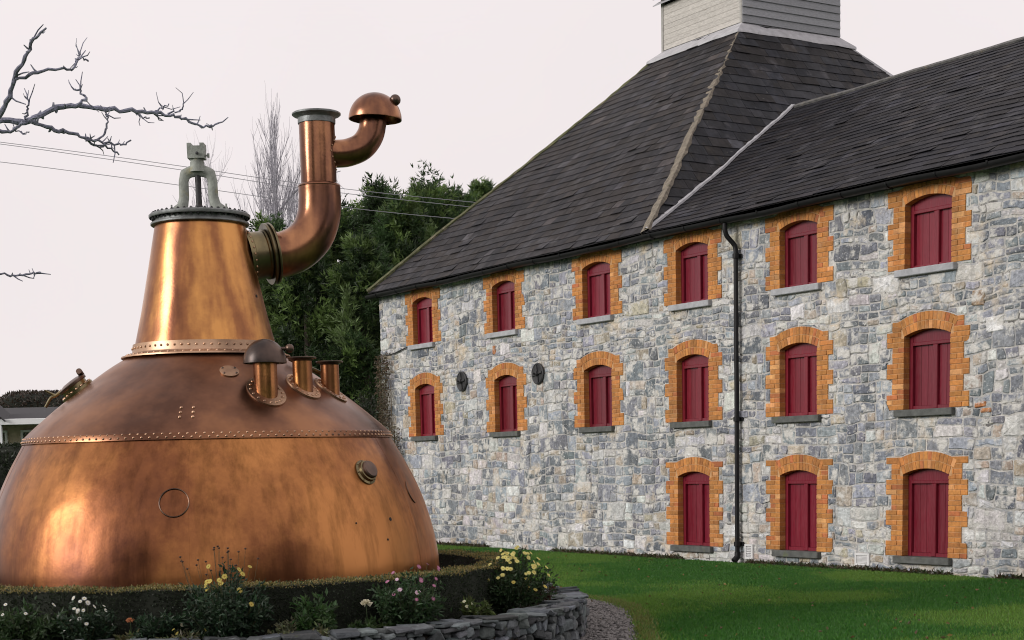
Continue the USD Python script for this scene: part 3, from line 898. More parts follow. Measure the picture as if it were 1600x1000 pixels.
cp = catmull([(-4.9, -.02, 4.20), (-4.6, -.04, 4.185), (-4.2, -.04, 4.20), (-3.95, -.04, 4.235), (-3.6, -.045, 4.285), (-3.3, -.04, 4.30)], 6)
put("wall_cable", HOUSE, *tube(cp, .014, 6), M_CABLE, 60)
#@@STILL
# ------------------------------------------------------------------ the copper pot still (local frame at its foot)
SX, SY = -2.885, 16.67
STILL = thing("pot_still", "huge riveted copper pot still with tapering neck, swan pipe and mushroom vents", "pot still", (SX, SY, 0))
rng = np.random.default_rng(5)
POT = [(2.27, .28), (2.283, .5), (2.276, .735), (2.266, .866), (2.233, 1.063), (2.18, 1.26), (2.126, 1.423), (2.059, 1.587), (1.961, 1.784), (1.874, 1.935), (1.826, 2.02)]
DOME = [(1.812, 2.085), (1.775, 2.12), (1.69, 2.197), (1.50, 2.356), (1.31, 2.502), (1.12, 2.64), (.95, 2.757), (.79, 2.853)]


def spline_profile(p, n=6):
    return catmull([(a, b, 0) for a, b in p], n)[:, :2]


def surf_r(z):
    pr = np.vstack([spline_profile(POT), spline_profile(DOME), [(.705, 2.93), (.62, 3.285), (.528, 3.726), (.44, 4.163)]])
    return np.interp(z, pr[:, 1], pr[:, 0])


def on(az, z, off=0.0):
    """Point and outward normal on the still's skin."""
    a = rad(az)
    r, dr = surf_r(z), (surf_r(z + .02) - surf_r(z - .02)) / .04
    n = unit(V3(math.cos(a), math.sin(a), -dr))
    return V3(r * math.cos(a), r * math.sin(a), z) + n * off, n


put("pot", STILL, *lathe(spline_profile(POT, 5), 160), M_POT, 60)
pp = spline_profile(DOME, 5)
put("shoulder", STILL, *lathe(pp, 160), M_DOME, 60)
for az in (-155, -86.5, -20, 40, 110):   # lapped vertical plate joints
    z_ = np.linspace(.3, 2.015, 24)
    rows_ = []
    for z in z_:
        for da, off in ((-.55, -.004), (-.5, .0014), (.5, .0014), (.55, -.004)):
            p_, n_q = on(az + da, z)
            rows_.append(p_ + n_q * off)
    put("plate_joint", STILL, np.array(rows_), tris([(i * 4 + j, i * 4 + j + 1, (i + 1) * 4 + j + 1, (i + 1) * 4 + j) for i in range(23) for j in range(3)]), M_POT, 60)
bn = lathe([(1.826, 2.018), (1.838, 2.022), (1.835, 2.034), (1.822, 2.075), (1.812, 2.088), (1.80, 2.09)], 160)
put("seam_band", STILL, *bn, M_DOME, 45)
put("neck", STILL, *lathe([(.708, 2.93), (.664, 3.105), (.62, 3.285), (.574, 3.505), (.528, 3.726), (.484, 3.944), (.442, 4.15)], 128), M_NECK, 60)
put("neck_collar", STILL, *lathe([(.703, 2.985), (.716, 2.985), (.726, 2.905), (.740, 2.888), (.80, 2.872), (.835, 2.866), (.838, 2.852), (.78, 2.848)], 128), M_COLLAR, 40)


def rivets(name, spots, r, mat_, parent):
    """Domed rivet heads joined into one part. spots: (point, normal)."""
    mb = MB()
    dome = lathe([(r, 0), (r * .92, r * .35), (r * .6, r * .68), (0.001, r * .8)], 8)
    for p, n in spots:
        mb.add(*placed(dome, frame_from(n), p))
    mb.put(name, parent, mat_, 50, kind="stuff")


sp = []
for k in range(150):
    for row, z in ((0, 2.072), (1, 2.042)):
        a = (k + .5 * row) * 2 * PI / 150
        r = 1.817 if row == 0 else 1.832
        sp.append((V3(r * math.cos(a), r * math.sin(a), z), V3(math.cos(a), math.sin(a), .4)))
rivets("seam_rivets", sp, .0125, M_RIVET, STILL)
sp = []
for k in range(62):
    for row, (r, z, nz) in enumerate(((.721, 2.945, .1), (.783, 2.878, 2.5))):
        a = (k + .5 * row) * 2 * PI / 62
        sp.append((V3(r * math.cos(a), r * math.sin(a), z), V3(math.cos(a), math.sin(a), nz)))
rivets("collar_rivets", sp, .0135, M_RIVET, STILL)
# lid with its bolts
LID = xform("lid", STILL)
put("rim", LID, *lathe([(.43, 4.14), (.478, 4.143), (.484, 4.148), (.484, 4.163), (.478, 4.168), (.44, 4.17), (.44, 4.215), (.0, 4.215)], 96), M_LIDMETAL, 35)
put("cover", LID, *lathe([(.492, 4.212), (.498, 4.222), (.498, 4.24), (.485, 4.25), (.36, 4.256), (.34, 4.275), (.0, 4.285)], 96), M_LIDMETAL, 35)
sp = []
nutv = lathe([(.0145, 0), (.0145, .013), (.007, .015), (.007, .020), (0.001, .020)], 6)
mb = MB()
for k in range(44):
    a = k * 2 * PI / 44
    c = V3(.462 * math.cos(a), .462 * math.sin(a), 4.249)
    mb.add(*placed(nutv, np.eye(3), c))
    mb.add(*placed(nutv, np.diag([1, -1, -1.0]), c - V3(0, 0, .037)))
mb.put("bolts", LID, M_RUSTIRON, kind="stuff")
# bronze yoke on the lid
YK = xform("yoke", STILL)


def hull_chain(joints, radii, scale=(1, 1, 1), refine=.02, it=6):
    s = [m3.Manifold.sphere(r, 14).scale(scale).translate(list(map(float, p))) for p, r in zip(joints, radii)]
    return [m3.Manifold.batch_hull([a, b]) for a, b in zip(s[:-1], s[1:])]


def smooth_union(hs, refine=.02, it=6):
    m = m3.Manifold.batch_boolean(hs, m3.OpType.Add).refine_to_length(refine)
    t = m.to_mesh()
    tm = trimesh.Trimesh(np.array(t.vert_properties)[:, :3], np.array(t.tri_verts), process=True)
    trimesh.smoothing.filter_taubin(tm, iterations=it)
    return tm


hs = []
for s in (-1, 1):
    hs += hull_chain([(s * .205, 0, 4.29), (s * .165, 0, 4.33), (s * .145, 0, 4.42), (s * .142, 0, 4.58), (s * .122, 0, 4.645), (s * .06, 0, 4.67), (0, 0, 4.68)], [.066, .056, .050, .049, .054, .057, .062], (1, .8, 1))
    hs += hull_chain([(s * .25, -.05, 4.275), (s * .14, .05, 4.275)], [.03, .03]) + hull_chain([(s * .25, .05, 4.275), (s * .14, -.05, 4.275)], [.03, .03])
ym = smooth_union(hs)
put("arch", YK, ym.vertices, ym.faces, M_BRONZE, 60)
put("boss", YK, *lathe([(.085, 4.66), (.072, 4.71), (.07, 4.755), (.066, 4.76), (.066, 4.785)], 24), M_BRONZE, 40)
put("spindle", YK, *lathe([(.055, 4.28), (.055, 4.30), (.04, 4.325), (.03, 4.35), (.03, 4.66)], 20), M_RUSTIRON, 40)
bl = m3.Manifold.cube([.165, .15, .145], True).translate([0, 0, 4.858]) - m3.Manifold.cube([.085, .2, .04], True).translate([0, 0, 4.925])
bl = bl.to_mesh()
put("block", YK, np.array(bl.vert_properties)[:, :3], np.array(bl.tri_verts), M_BRONZE)
put("block_bolt", YK, *tube([(.08, -.02, 4.815), (.115, -.02, 4.815)], .009, 8), M_BRONZE)
put("bolt_handle", YK, *tube([(.117, -.02, 4.795), (.117, -.02, 4.835)], .012, 8), M_BRONZE)
put("stud", YK, *placed(lathe([(.014, 0), (.014, .02), (0.001, .025)], 10), frame_from((0, -1, 0)), (.015, -.074, 4.83)), M_RUSTIRON)
for s in (-1, 1):
    put("holding_nut", YK, *lathe([(.018, 4.28), (.018, 4.31), (.01, 4.312), (.01, 4.35), (.001, 4.35)], 6), M_BRONZE) if False else put("holding_nut", YK, *placed(lathe([(.017, 0), (.017, .03), (.009, .032), (.009, .06), (.001, .06)], 6), np.eye(3), (s * .27, -.02, 4.29)), M_BRONZE)

# swan arm: everything lies in an upright plane turned 22 degrees from the x axis
AL = rad(22)
AD = V3(math.cos(AL), math.sin(AL), 0)
P = lambda u, z, o=0.0: AD * u + V3(0, 0, z) + V3(-math.sin(AL), math.cos(AL), 0) * o
ARM = xform("swan_pipe", STILL)
el = math.atan2(3.896 - 3.858, .739 - .50)
ax = unit(AD * math.cos(el) + V3(0, 0, math.sin(el)))
Rm = frame_from(ax)
c0 = P(.40, 3.842)
put("brass_sleeve", ARM, *placed(lathe([(.268, .05), (.262, .10), (.243, .11), (.235, .2), (.235, .235), (.247, .245), (.247, .262), (.235, .27)], 64), Rm, c0), M_BRASS, 40)
put("brass_flange", ARM, *placed(lathe([(.23, .27), (.30, .27), (.305, .275), (.305, .292), (.30, .297), (.27, .298), (.27, .312), (.30, .314), (.305, .318), (.305, .334), (.30, .34), (.245, .342), (.225, .36)], 64), Rm, c0), M_BRASS, 40)
sp = []
for k in range(26):
    a = k * 2 * PI / 26
    p = c0 + Rm @ V3(.262 * math.cos(a), .262 * math.sin(a), .086)
    sp.append((p, unit(Rm @ V3(math.cos(a), math.sin(a), .4))))
rivets("sleeve_rivets", sp, .012, M_RIVET, ARM)
elbow = catmull([P(.40 + .3 * math.cos(el), 3.842 + .3 * math.sin(el)), P(.82, 3.885), P(1.0, 3.957), P(1.145, 4.095), P(1.222, 4.275), P(1.24, 4.44), P(1.24, 4.572)], 8)
put("elbow", ARM, *tube(elbow, np.interp(np.linspace(0, 1, len(elbow)), [0, .5, 1], [.226, .222, .213]), 48, False), M_PIPE, 60)
put("joint_ring", ARM, *lathe([(.19, 4.55), (.213, 4.566), (.216, 4.575), (.213, 4.584), (.196, 4.594), (.178, 4.60)], 48), M_PIPE, 40) if False else put("joint_ring", ARM, *placed(lathe([(.212, -.01), (.2165, 0), (.213, .012), (.196, .024), (.186, .028), (.178, .03)], 48), np.eye(3), P(1.24, 4.572)), M_PIPE, 40)
put("upright_pipe", ARM, *placed(lathe([(.182, 0), (.182, .30), (.181, .60), (.181, .66)], 48), np.eye(3), P(1.238, 4.585)), M_PIPE, 60)
put("top_flange", ARM, *placed(lathe([(.186, .60), (.190, .605), (.190, .655), (.20, .668), (.235, .68), (.247, .69), (.247, .703), (.235, .71), (.175, .71), (.165, .70), (.165, .5)], 48), np.eye(3), P(1.238, 4.585)), M_LIDMETAL, 35)
br = catmull([P(1.30, 4.905), P(1.44, 4.905), P(1.57, 4.925), P(1.71, 4.99), P(1.80, 5.10), P(1.835, 5.22), P(1.84, 5.32)], 8)
put("side_elbow", ARM, *tube(br, .137, 40, False), M_PIPE, 60)
sp = []
for k in range(18):
    a = k * 2 * PI / 18
    du, dz = .155 * math.cos(a), .165 * math.sin(a)
    uu = math.sqrt(max(.184 ** 2 - du ** 2, 0))
    p = P(1.238 + uu, 4.905 + dz, du)
    sp.append((p, unit(AD * uu + V3(-math.sin(AL), math.cos(AL), 0) * du)))
rivets("branch_rivets", sp, .010, M_RIVET, ARM)


def cap_dome(r, h):
    t = np.linspace(0, PI / 2, 14)
    return [(r * .96, -.004), (r, -.006), (r * 1.004, 0)] + [(r * math.cos(a), h * math.sin(a)) for a in t[1:-1]] + [(.001, h)]


put("rain_cap", ARM, *placed(lathe(cap_dome(.272, .262), 64), frame_from((.05, 0, 1)), P(1.862, 5.268)), M_PIPE, 60)
kn, kd = P(2.02, 5.43, -.12), unit(AD * .7 + V3(.3, -.9, .35))
put("cap_knob", ARM, *tube([kn - kd * .08, kn], .018, 10), M_DULL)
_s = trimesh.creation.icosphere(3, .056)
put("cap_knob", ARM, _s.vertices + kn + kd * .03, _s.faces, M_DULL, True)


# vents on the shoulder, all upright
def vent(name, az, r, z, pr, top, lip, fl, label=None, capr=None):
    V = xform(name, STILL)
    a = rad(az)
    c = V3(r * math.cos(a), r * math.sin(a), 0)
    put("pipe", V, *placed(lathe([(pr, z - .25), (pr, top)], 40), np.eye(3), c), M_NECK, 60)
    # flange: a plate that follows the shoulder
    _, n = on(az, z)
    R = frame_from(n)
    p0, _ = on(az, z, .0)
    fr_, sp_ = [], []
    na = 48
    for k in range(na):
        t = k * 2 * PI / na
        for q in (pr * .95, fl, fl):
            d = V3(q * math.cos(t), q * math.sin(t), 0)
            s = c + d
            rr = np.hypot(s[0], s[1])
            zz = np.interp(rr, [x[0] for x in DOME][::-1], [x[1] for x in DOME][::-1])
            fr_.append(V3(s[0], s[1], zz))
    fr_ = np.array(fr_).reshape(na, 3, 3)
    fr_[:, 0] += n * .016
    fr_[:, 1] += n * .016
    fr_[:, 2] -= n * .01
    q = [(k * 3 + j, ((k + 1) % na) * 3 + j, ((k + 1) % na) * 3 + j + 1, k * 3 + j + 1) for k in range(na) for j in range(2)]
    put("flange", V, fr_.reshape(-1, 3), tris(q)[:, ::-1], M_COLLAR, 30)
    for k in range(0, na, 3):
        sp_.append(((fr_[k, 0] * .42 + fr_[k, 1] * .58), n))
    rivets("flange_rivets", sp_, .0145, M_RIVET, V)
    if capr:
        put("cap", V, *placed(lathe(cap_dome(capr, capr * 1.08), 56), np.eye(3), c + V3(0, 0, top - .02)), M_DULL, 60)
        kp = c + V3(capr * 1.02, -.01, top + capr * .52)
        put("cap_knob", V, *tube([kp - V3(.08, 0, 0), kp], .016, 8), M_DULL)
        s = trimesh.creation.icosphere(2, .042)
        put("cap_knob", V, s.vertices + kp + V3(.03, 0, 0), s.faces, M_DULL, True)
    else:
        put("lip", V, *placed(lathe([(pr * .9, -.10), (pr * .9, .0), (pr + .02, .008), (lip, .008), (lip + .004, .002), (lip, -.008), (pr + .012, -.012), (pr, -.03)], 40), np.eye(3), c + V3(0, 0, top)), M_DULL, 35)


vent("capped_vent", -57.2, 1.375, 2.46, .110, 2.74, 0, .182, capr=.203)
vent("open_vent", -36.3, 1.30, 2.50, .094, 2.78, .135, .16)
vent("open_vent", -17.0, 1.33, 2.48, .090, 2.76, .130, .155)
put("safety_rod", STILL, *tube([on(-25, 2.76, .05)[0], on(-14, 2.60, .07)[0]], .022, 10), M_BRASS, 60)
# hatch on the left
HT = xform("hatch", STILL)
hp, hn = on(-165, 2.535)
Rh = frame_from(hn) * .82
pl = lambda pr, m_, nm, s=40: put(nm, HT, *placed(lathe(pr, 40), Rh @ np.diag([1.0, 1.0, 1]), hp), m_, s)
pl([(.215, -.03), (.215, .022), (.205, .03), (.15, .03)], M_BRASS, "seat_ring")
pl([(.165, .02), (.165, .085)], M_BRASS, "hatch_rim")
pl([(.185, .085), (.19, .092), (.19, .118), (.18, .125), (.10, .15), (.001, .155)], M_DULL, "hatch_lid")
sp = [(hp + Rh @ V3(.19 * math.cos(k * PI / 8), .19 * math.sin(k * PI / 8), .03), hn) for k in range(16)]
rivets("hatch_bolts", sp, .016, M_RIVET, HT)
dn = Rh @ V3(0, -1, 0)
sd = Rh @ V3(1, 0, 0)
k0 = hp + dn * .20 + hn * .10
put("latch", HT, *tube(catmull([k0 - dn * .06, k0 + dn * .04, k0 + dn * .10 + hn * .01, k0 + dn * .22 - hn * .03], 4), .015, 8), M_BRASS, 50)
put("latch", HT, *tube([k0 + dn * .04, k0 + dn * .10 + hn * .10], [.014, .010], 8), M_BRASS, 50)
put("hinge", HT, *tube([hp - dn * .16 + hn * .10 - sd * .06, hp - dn * .16 + hn * .15 + sd * .06], .03, 10), M_DULL, 50)
# oval plate, rivets, weld rings, brass port
op, on_ = on(-69.3, 2.655)
put("oval_plate", STILL, *placed(lathe([(.092, -.004), (.092, .010), (.085, .014), (.001, .014)], 40), frame_from(on_), op), M_COLLAR, 35)
Ro = frame_from(on_)
rivets("plate_bolts", [(op + Ro @ V3(sx * .058, sy * .045, .013), on_) for sx in (-1, 1) for sy in (-1, 1)], .013, M_DULL, STILL)
rivets("patch_rivets", [on(az, z) for az in (-89.3, -85.2) for z in (2.31, 2.266, 2.222)], .0165, M_RIVET, STILL)


def weld_ring(az, z, r, a0, a1, name):
    p, n = on(az, z)
    R = frame_from(n)
    pts = []
    for t in np.linspace(rad(a0), rad(a1), 40):
        q = p + R @ V3(r * math.cos(t), r * math.sin(t), 0)
        rr = surf_r(q[2])
        h = math.hypot(q[0], q[1])
        pts.append(V3(q[0] * rr / h, q[1] * rr / h, q[2]) + n * .002)
    put(name, STILL, *tube(pts, .0075, 6), M_DULL, 60)


weld_ring(-89.5, 1.457, .132, 0, 360, "weld_ring")
weld_ring(-13.5, 1.48, .12, 120, 250, "weld_ring")
PT = xform("brass_port", STILL)
bp, bnrm = on(-35.2, 1.68)
Rb = frame_from(bnrm)
put("port_ring", PT, *placed(lathe([(.125, -.01), (.125, .012), (.105, .02), (.10, .05), (.088, .055)], 40), Rb, bp), M_BRASS, 35)
put("port_cap", PT, *placed(lathe([(.088, .03), (.088, .075), (.078, .088), (.001, .092)], 40), Rb, bp), M_DULL, 35)
rivets("port_bolts", [(bp + Rb @ V3(.113 * math.cos(t), .113 * math.sin(t), .015), bnrm) for t in np.arange(8) * PI / 4], .010, M_BRASS, PT)
for az, z, r in ((-31.3, 1.237, .018), (-34.3, 1.05, .011), (-19, 3.43, .016), (-44, 1.22, .009)):
    p, n = on(az, z)
    put("screw_hole", STILL, *placed(lathe([(r, -.002), (r, .003), (.001, .0035)], 12), frame_from(n), p), M_BLACK)

# ------------------------------------------------------------------ planter: dry stone ring, soil, gravel
RW, RWI, ZW = 3.752, 3.40, .385
rng = np.random.default_rng(21)
put_path = put("planting_soil", "/World", *lathe([(2.2, .30), (3.0, .30), (3.45, .31)], 96), M_SOIL, 60)
cd(UsdGeom.Xformable(stage.GetPrimAtPath(put_path)).AddTranslateOp().Set(Gf.Vec3d(SX, SY, 0)) and stage.GetPrimAtPath(put_path) or stage.GetPrimAtPath(put_path), kind="structure")
PW = thing("planter_wall", "low round dry stone wall holding the flower bed around the copper still", "stone wall", (SX, SY, 0))
put("core", PW, *lathe([(RW - .05, -.02), (RW - .07, .33), (RWI + .05, .33), (RWI + .03, .1)], 128), M_SOIL, 40)


def cobble(w, h, d, r):
    """An irregular block, chamfered."""
    pts = []
    for sx, sy, sz in np.ndindex(2, 2, 2):
        b = V3((sx - .5) * w, (sy - .5) * d, (sz - .5) * h) * (1 + r.uniform(-.18, .10, 3))
        c = min(w, h, d) * r.uniform(.12, .3)
        g = -np.sign([sx - .5, sy - .5, sz - .5])
        pts += [b + g * c * k * r.uniform(.6, 1.3, 3) for k in (V3(0, 1, 1), V3(1, 0, 1), V3(1, 1, 0))]
    return trimesh.convex.convex_hull(np.array(pts))


more = MB()
facing = []
zc, row = 0.0, 0
a = 0.0
while a < 2 * PI:   # heaped stones, column by column
    w = rng.uniform(.09, .24)
    z0 = 0.0
    while z0 < .335:
        h = min(rng.uniform(.05, .15), .36 - z0)
        for q in ((0, w),) if (w < .16 or rng.random() < .5) else ((0, w * .5), (w * .5, w * .5)):
            st = cobble(q[1] * rng.uniform(.9, 1.12), h * rng.uniform(.85, 1.15), rng.uniform(.13, .2), rng)
            th_ = a + (q[0] + q[1] / 2) / RW
            st.apply_transform(trimesh.transformations.rotation_matrix(rng.normal(0, .22), [0, 1, 0]) @ trimesh.transformations.rotation_matrix(rng.normal(0, .22), [0, 0, 1]) @ trimesh.transformations.rotation_matrix(rng.normal(0, .12), [1, 0, 0]))
            st.apply_transform(trimesh.transformations.rotation_matrix(th_ + PI / 2, [0, 0, 1]))
            rr = RW - .085 + rng.uniform(-.03, .03)
            st.apply_translation([rr * math.cos(th_), rr * math.sin(th_), z0 + h / 2])
            facing.append((th_, st))
        z0 += h
    a += (w + .004) / RW
a = 0.0
while a < 2 * PI:   # thin flat pieces on top
    w = rng.uniform(.10, .34)
    for ring_ in (0, 1):
        st = cobble(w * rng.uniform(.8, 1.1), rng.uniform(.025, .06), rng.uniform(.16, .26), rng)
        th_ = a + w / 2 / RW + rng.uniform(-.02, .02)
        st.apply_transform(trimesh.transformations.rotation_matrix(rng.normal(0, .06), [0, 1, 0]) @ trimesh.transformations.rotation_matrix(rng.normal(0, .25), [0, 0, 1]) @ trimesh.transformations.rotation_matrix(rng.normal(0, .06), [1, 0, 0]))
        st.apply_transform(trimesh.transformations.rotation_matrix(th_ + PI / 2, [0, 0, 1]))
        rr = RW - .09 - .17 * ring_ + rng.uniform(-.03, .03)
        st.apply_translation([rr * math.cos(th_), rr * math.sin(th_), .362 + rng.uniform(-.015, .015)])
        facing.append((th_, st))
    a += (w + .005) / RW
n_ = 0
facing.sort(key=lambda s: abs(((s[0] + PI / 3 + PI) % (2 * PI)) - PI))
for th_, st in facing:
    col = V3(.076, .086, .092) * rng.uniform(.4, 1.8) * (1 + rng.uniform(-.06, .06, 3))
    if n_ < 290:
        put("stone", PW, st.vertices, st.faces, M_DRYSTONE, tint=col)
    else:
        more.tm(st, col)
    n_ += 1
more.put("stone_courses", PW, M_DRYSTONE, kind="stuff")
gpts = catmull([(.4, 12.2, 0), (.95, 13.2, 0), (1.24, 14.4, 0), (1.36, 15.8, 0), (1.45, 17.2, 0), (1.49, 18.4, 0), (1.40, 19.6, 0), (1.08, 20.7, 0), (.2, 21.7, 0), (-1.2, 22.3, 0), (-2.9, 22.4, 0), (-5.5, 21.6, 0), (-8, 18, 0), (-7.6, 14, 0), (-5, 11.5, 0), (-2.5, 11.0, 0), (-.8, 11.3, 0)], 6)
gpoly = Polygon(gpts[:, :2]).buffer(.0)
gp_ = gpoly.difference(Point(SX, SY).buffer(3.5, 48))
_m = trimesh.creation.triangulate_polygon(gp_, engine="earcut")
cd(stage.GetPrimAtPath(put("gravel_path", "/World", np.c_[_m[0], np.full(len(_m[0]), .006)], _m[1], M_GRAVEL)), kind="structure")


def instancer(name, protos, pos, idx, ang, scl, tilt=None):
    pi = UsdGeom.PointInstancer.Define(stage, "/World/" + name)
    cd(pi.GetPrim(), kind="stuff")
    for k, (v, f, m_, t) in enumerate(protos):
        p = put("variant", f"/World/{name}", v, f, m_, tint=t)
        pi.GetPrototypesRel().AddTarget(p)
    pi.CreateProtoIndicesAttr(Vt.IntArray.FromNumpy(np.asarray(idx, np.int32)))
    pi.CreatePositionsAttr(Vt.Vec3fArray.FromNumpy(np.asarray(pos, np.float32)))
    h = np.asarray(ang) / 2
    q = np.stack([np.zeros_like(h), np.zeros_like(h), np.sin(h), np.cos(h)], 1).astype(np.float16)
    pi.CreateOrientationsAttr(Vt.QuathArray([Gf.Quath(float(c), 0.0, 0.0, float(s)) for s, c in zip(np.sin(h), np.cos(h))]))
    pi.CreateScalesAttr(Vt.Vec3fArray.FromNumpy(np.repeat(np.asarray(scl, np.float32)[:, None], 3, 1)))
    return pi


pr_ = []
for k in range(6):
    st = cobble(.03, .018, .024, rng)
    pr_.append((st.vertices, st.faces, M_PEBBLE, V3(.085, .08, .077) * rng.uniform(.4, 2.3)))
xy = np.c_[rng.uniform(-1, 1.55, 30000), rng.uniform(11.5, 22, 30000)]
ok = shapely.contains_xy(gp_, xy[:, 0], xy[:, 1]) & (np.hypot(xy[:, 0] - SX, xy[:, 1] - SY) > RW - .02)
xy = xy[ok]
instancer("gravel", pr_, np.c_[xy, rng.uniform(.004, .016, len(xy))], rng.integers(0, 6, len(xy)), rng.uniform(0, 6.28, len(xy)), rng.uniform(.5, 1.25, len(xy)))
#@@PLANTS
# ------------------------------------------------------------------ box hedge ring
RH, RHI, ZH = 3.05, 2.74, .775
rng = np.random.default_rng(41)
HG = thing("box_hedge", "clipped box hedge ring with yellow-green top tinted as if lit around the foot of the copper still", "hedge", (SX, SY, 0))
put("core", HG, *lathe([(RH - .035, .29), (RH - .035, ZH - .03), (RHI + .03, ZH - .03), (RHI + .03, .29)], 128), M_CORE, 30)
mb = MB()
DK, LT = V3(.017, .028, .011), V3(.20, .165, .055)  # clipped tan tips on top; the top-to-side contrast also paints light and shade


def shell(n, az, r, z, nrm, size, col, amt):
    a = az
    base = np.c_[r * np.cos(a), r * np.sin(a), z]
    d = unit(nrm + rng.normal(0, .75, (n, 3)))
    v, f = leaves(base - d * size * .3, d, size * rng.uniform(.7, 1.3, n), size * .6, rng)
    mb.add(v, f, rnd_tint(rng, col, n, 4, amt, .12))


def wob(a):
    return .016 * np.sin(a * 17) + .012 * np.sin(a * 41 + 1)


n = 30000
a = np.where(rng.random(n) < .75, rng.uniform(-PI * 1.05, PI * .25, n), rng.uniform(-PI, PI, n))
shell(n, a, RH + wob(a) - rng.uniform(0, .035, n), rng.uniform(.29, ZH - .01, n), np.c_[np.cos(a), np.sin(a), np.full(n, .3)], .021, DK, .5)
n = 9000
a = rng.uniform(-PI, PI, n)
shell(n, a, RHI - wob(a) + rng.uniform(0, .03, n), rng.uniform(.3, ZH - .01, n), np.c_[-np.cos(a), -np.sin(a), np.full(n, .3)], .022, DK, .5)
n = 26000
a = rng.uniform(-PI, PI, n)
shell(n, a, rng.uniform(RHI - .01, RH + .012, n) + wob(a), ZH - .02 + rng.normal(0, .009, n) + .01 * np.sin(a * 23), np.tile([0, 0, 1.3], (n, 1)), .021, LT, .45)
n = 7000
a = rng.uniform(-PI, PI, n)
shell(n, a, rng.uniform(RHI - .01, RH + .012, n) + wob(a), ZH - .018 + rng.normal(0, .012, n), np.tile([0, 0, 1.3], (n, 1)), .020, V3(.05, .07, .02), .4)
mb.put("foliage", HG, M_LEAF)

# ------------------------------------------------------------------ bedding plants between hedge and wall


def flower(p, d, r, petal, eye, petals, k):
    """A daisy facing d."""
    R = frame_from(d)
    for i in range(petals):
        t = i * 2 * PI / petals + k
        c, s = math.cos(t), math.sin(t)
        w = r * 2.1 / petals
        q = np.array([(0, 0, 0), (c * r * .6 - s * w, s * r * .6 + c * w, r * .10), (c * r, s * r, r * .02), (c * r * .6 + s * w, s * r * .6 - c * w, r * .10)])
        yield "petal", q @ R.T + p, [(0, 1, 2), (0, 2, 3)], petal
    h = np.array([(math.cos(t) * r * .26, math.sin(t) * r * .26, r * .06) for t in np.arange(7) * 2 * PI / 7] + [(0, 0, r * .2)])
    yield "eye", h @ R.T + p, [(i, (i + 1) % 7, 7) for i in range(7)], eye


def plant(name, label, cat, px, rad_, h, leaf_col, n_leaf, leaf_size, flowers=(), lobes=5, seeds=0, spread=.75, group=None, lean=0):
    """px: place (x, y) on the bed. flowers: list of (count, radius, petal colour, eye colour, petals, zone low, zone high)."""
    T = thing(name, label, cat, (px[0], px[1], .30), 0, group)
    r = np.random.default_rng(int(abs(px[0] * 977 + px[1] * 131)) + len(label))
    st = MB()
    tips = []
    for i in range(max(6, int(n_leaf / 90))):
        a, q = r.uniform(0, 2 * PI), math.sqrt(r.random()) * rad_
        tip = V3(q * math.cos(a), q * math.sin(a), h * r.uniform(.55, 1.0) * (1 - .45 * (q / rad_) ** 2))
        b = V3(tip[0] * .25, tip[1] * .25, 0)
        st.add(*tube(catmull([b, (b + tip) / 2 + r.normal(0, .03 * h, 3), tip], 3), [.004] * 7, 4, False), V3(.05, .055, .025))
        tips.append((b, tip))
    st.put("stems", T, M_BARK)
    tips_ = np.array(tips)
    k = r.integers(0, len(tips), n_leaf)
    t = r.uniform(.25, 1.04, n_leaf)[:, None]
    base = tips_[k, 0] * (1 - t) + tips_[k, 1] * t + r.normal(0, .10 * rad_, (n_leaf, 3)) * [1, 1, .6]
    out = base * [1, 1, .2]
    d = unit(unit(out + 1e-6) * .5 + r.normal(0, spread, (n_leaf, 3)) + [0, 0, .35])
    v, f = leaves(base, d, leaf_size * r.uniform(.6, 1.4, n_leaf), leaf_size * .45, r)
    put("foliage", T, v, f, M_LEAF, tint=rnd_tint(r, leaf_col, n_leaf, 4, .4, .15))
    for (cnt, fr_, pc, ec, npet, z0, z1) in flowers:
        for i in range(cnt):
            a, q = r.uniform(-PI * .95, PI * .15), r.uniform(.2, 1.05) * rad_
            z = h * r.uniform(z0, z1)
            q = min(q, rad_ * (1.1 - .5 * max(0, z / h - .6)))
            if z0 > .6:
                z = h * (1 - .42 * (q / rad_) ** 2) * r.uniform(.9, 1.05)
            p = V3(q * math.cos(a), q * math.sin(a), z)
            d = unit(V3(math.cos(a) * .55 + .05, math.sin(a) * .55 - .25, r.uniform(.35, .9)))
            F = MB()
            e = MB()
            for what, vv, ff, cc in flower(p, d, fr_ * r.uniform(.8, 1.2), V3(*pc) * r.uniform(.88, 1.08), V3(*ec), npet, r.uniform(0, 6)):
                (F if what == "petal" else e).add(vv, ff, cc)
            e.add(*tube([p - d * .002, p - d * .05 - V3(0, 0, .05), V3(p[0] * .5, p[1] * .5, z * .6)], .0022, 3, False), V3(.05, .07, .02))
            fl = MB()
            fl.v, fl.f, fl.t, fl.n = list(F.v), list(F.f), list(F.t), F.n
            for vv, ff, tt in zip(e.v, e.f, e.t):
                pass
            n0 = F.n
            fl.add(np.vstack(e.v), np.vstack(e.f), np.vstack(e.t))
            fl.put("flower", T, M_PETAL)
    if seeds:
        sd = MB()
        ico = trimesh.creation.icosphere(1, .011)
        for i in range(seeds):
            a, q = r.uniform(0, 2 * PI), math.sqrt(r.random()) * rad_ * 1.1
            z = h * r.uniform(.95, 1.28)
            p = V3(q * math.cos(a), q * math.sin(a), z)
            sd.add(ico.vertices * [1, 1, .7] + p, ico.faces, V3(.05, .025, .015))
            sd.add(*tube([p, V3(p[0] * .8, p[1] * .8, h * .7)], .0018, 3, False), V3(.07, .05, .02))
        sd.put("seed_heads", T, M_BARK)
    return T


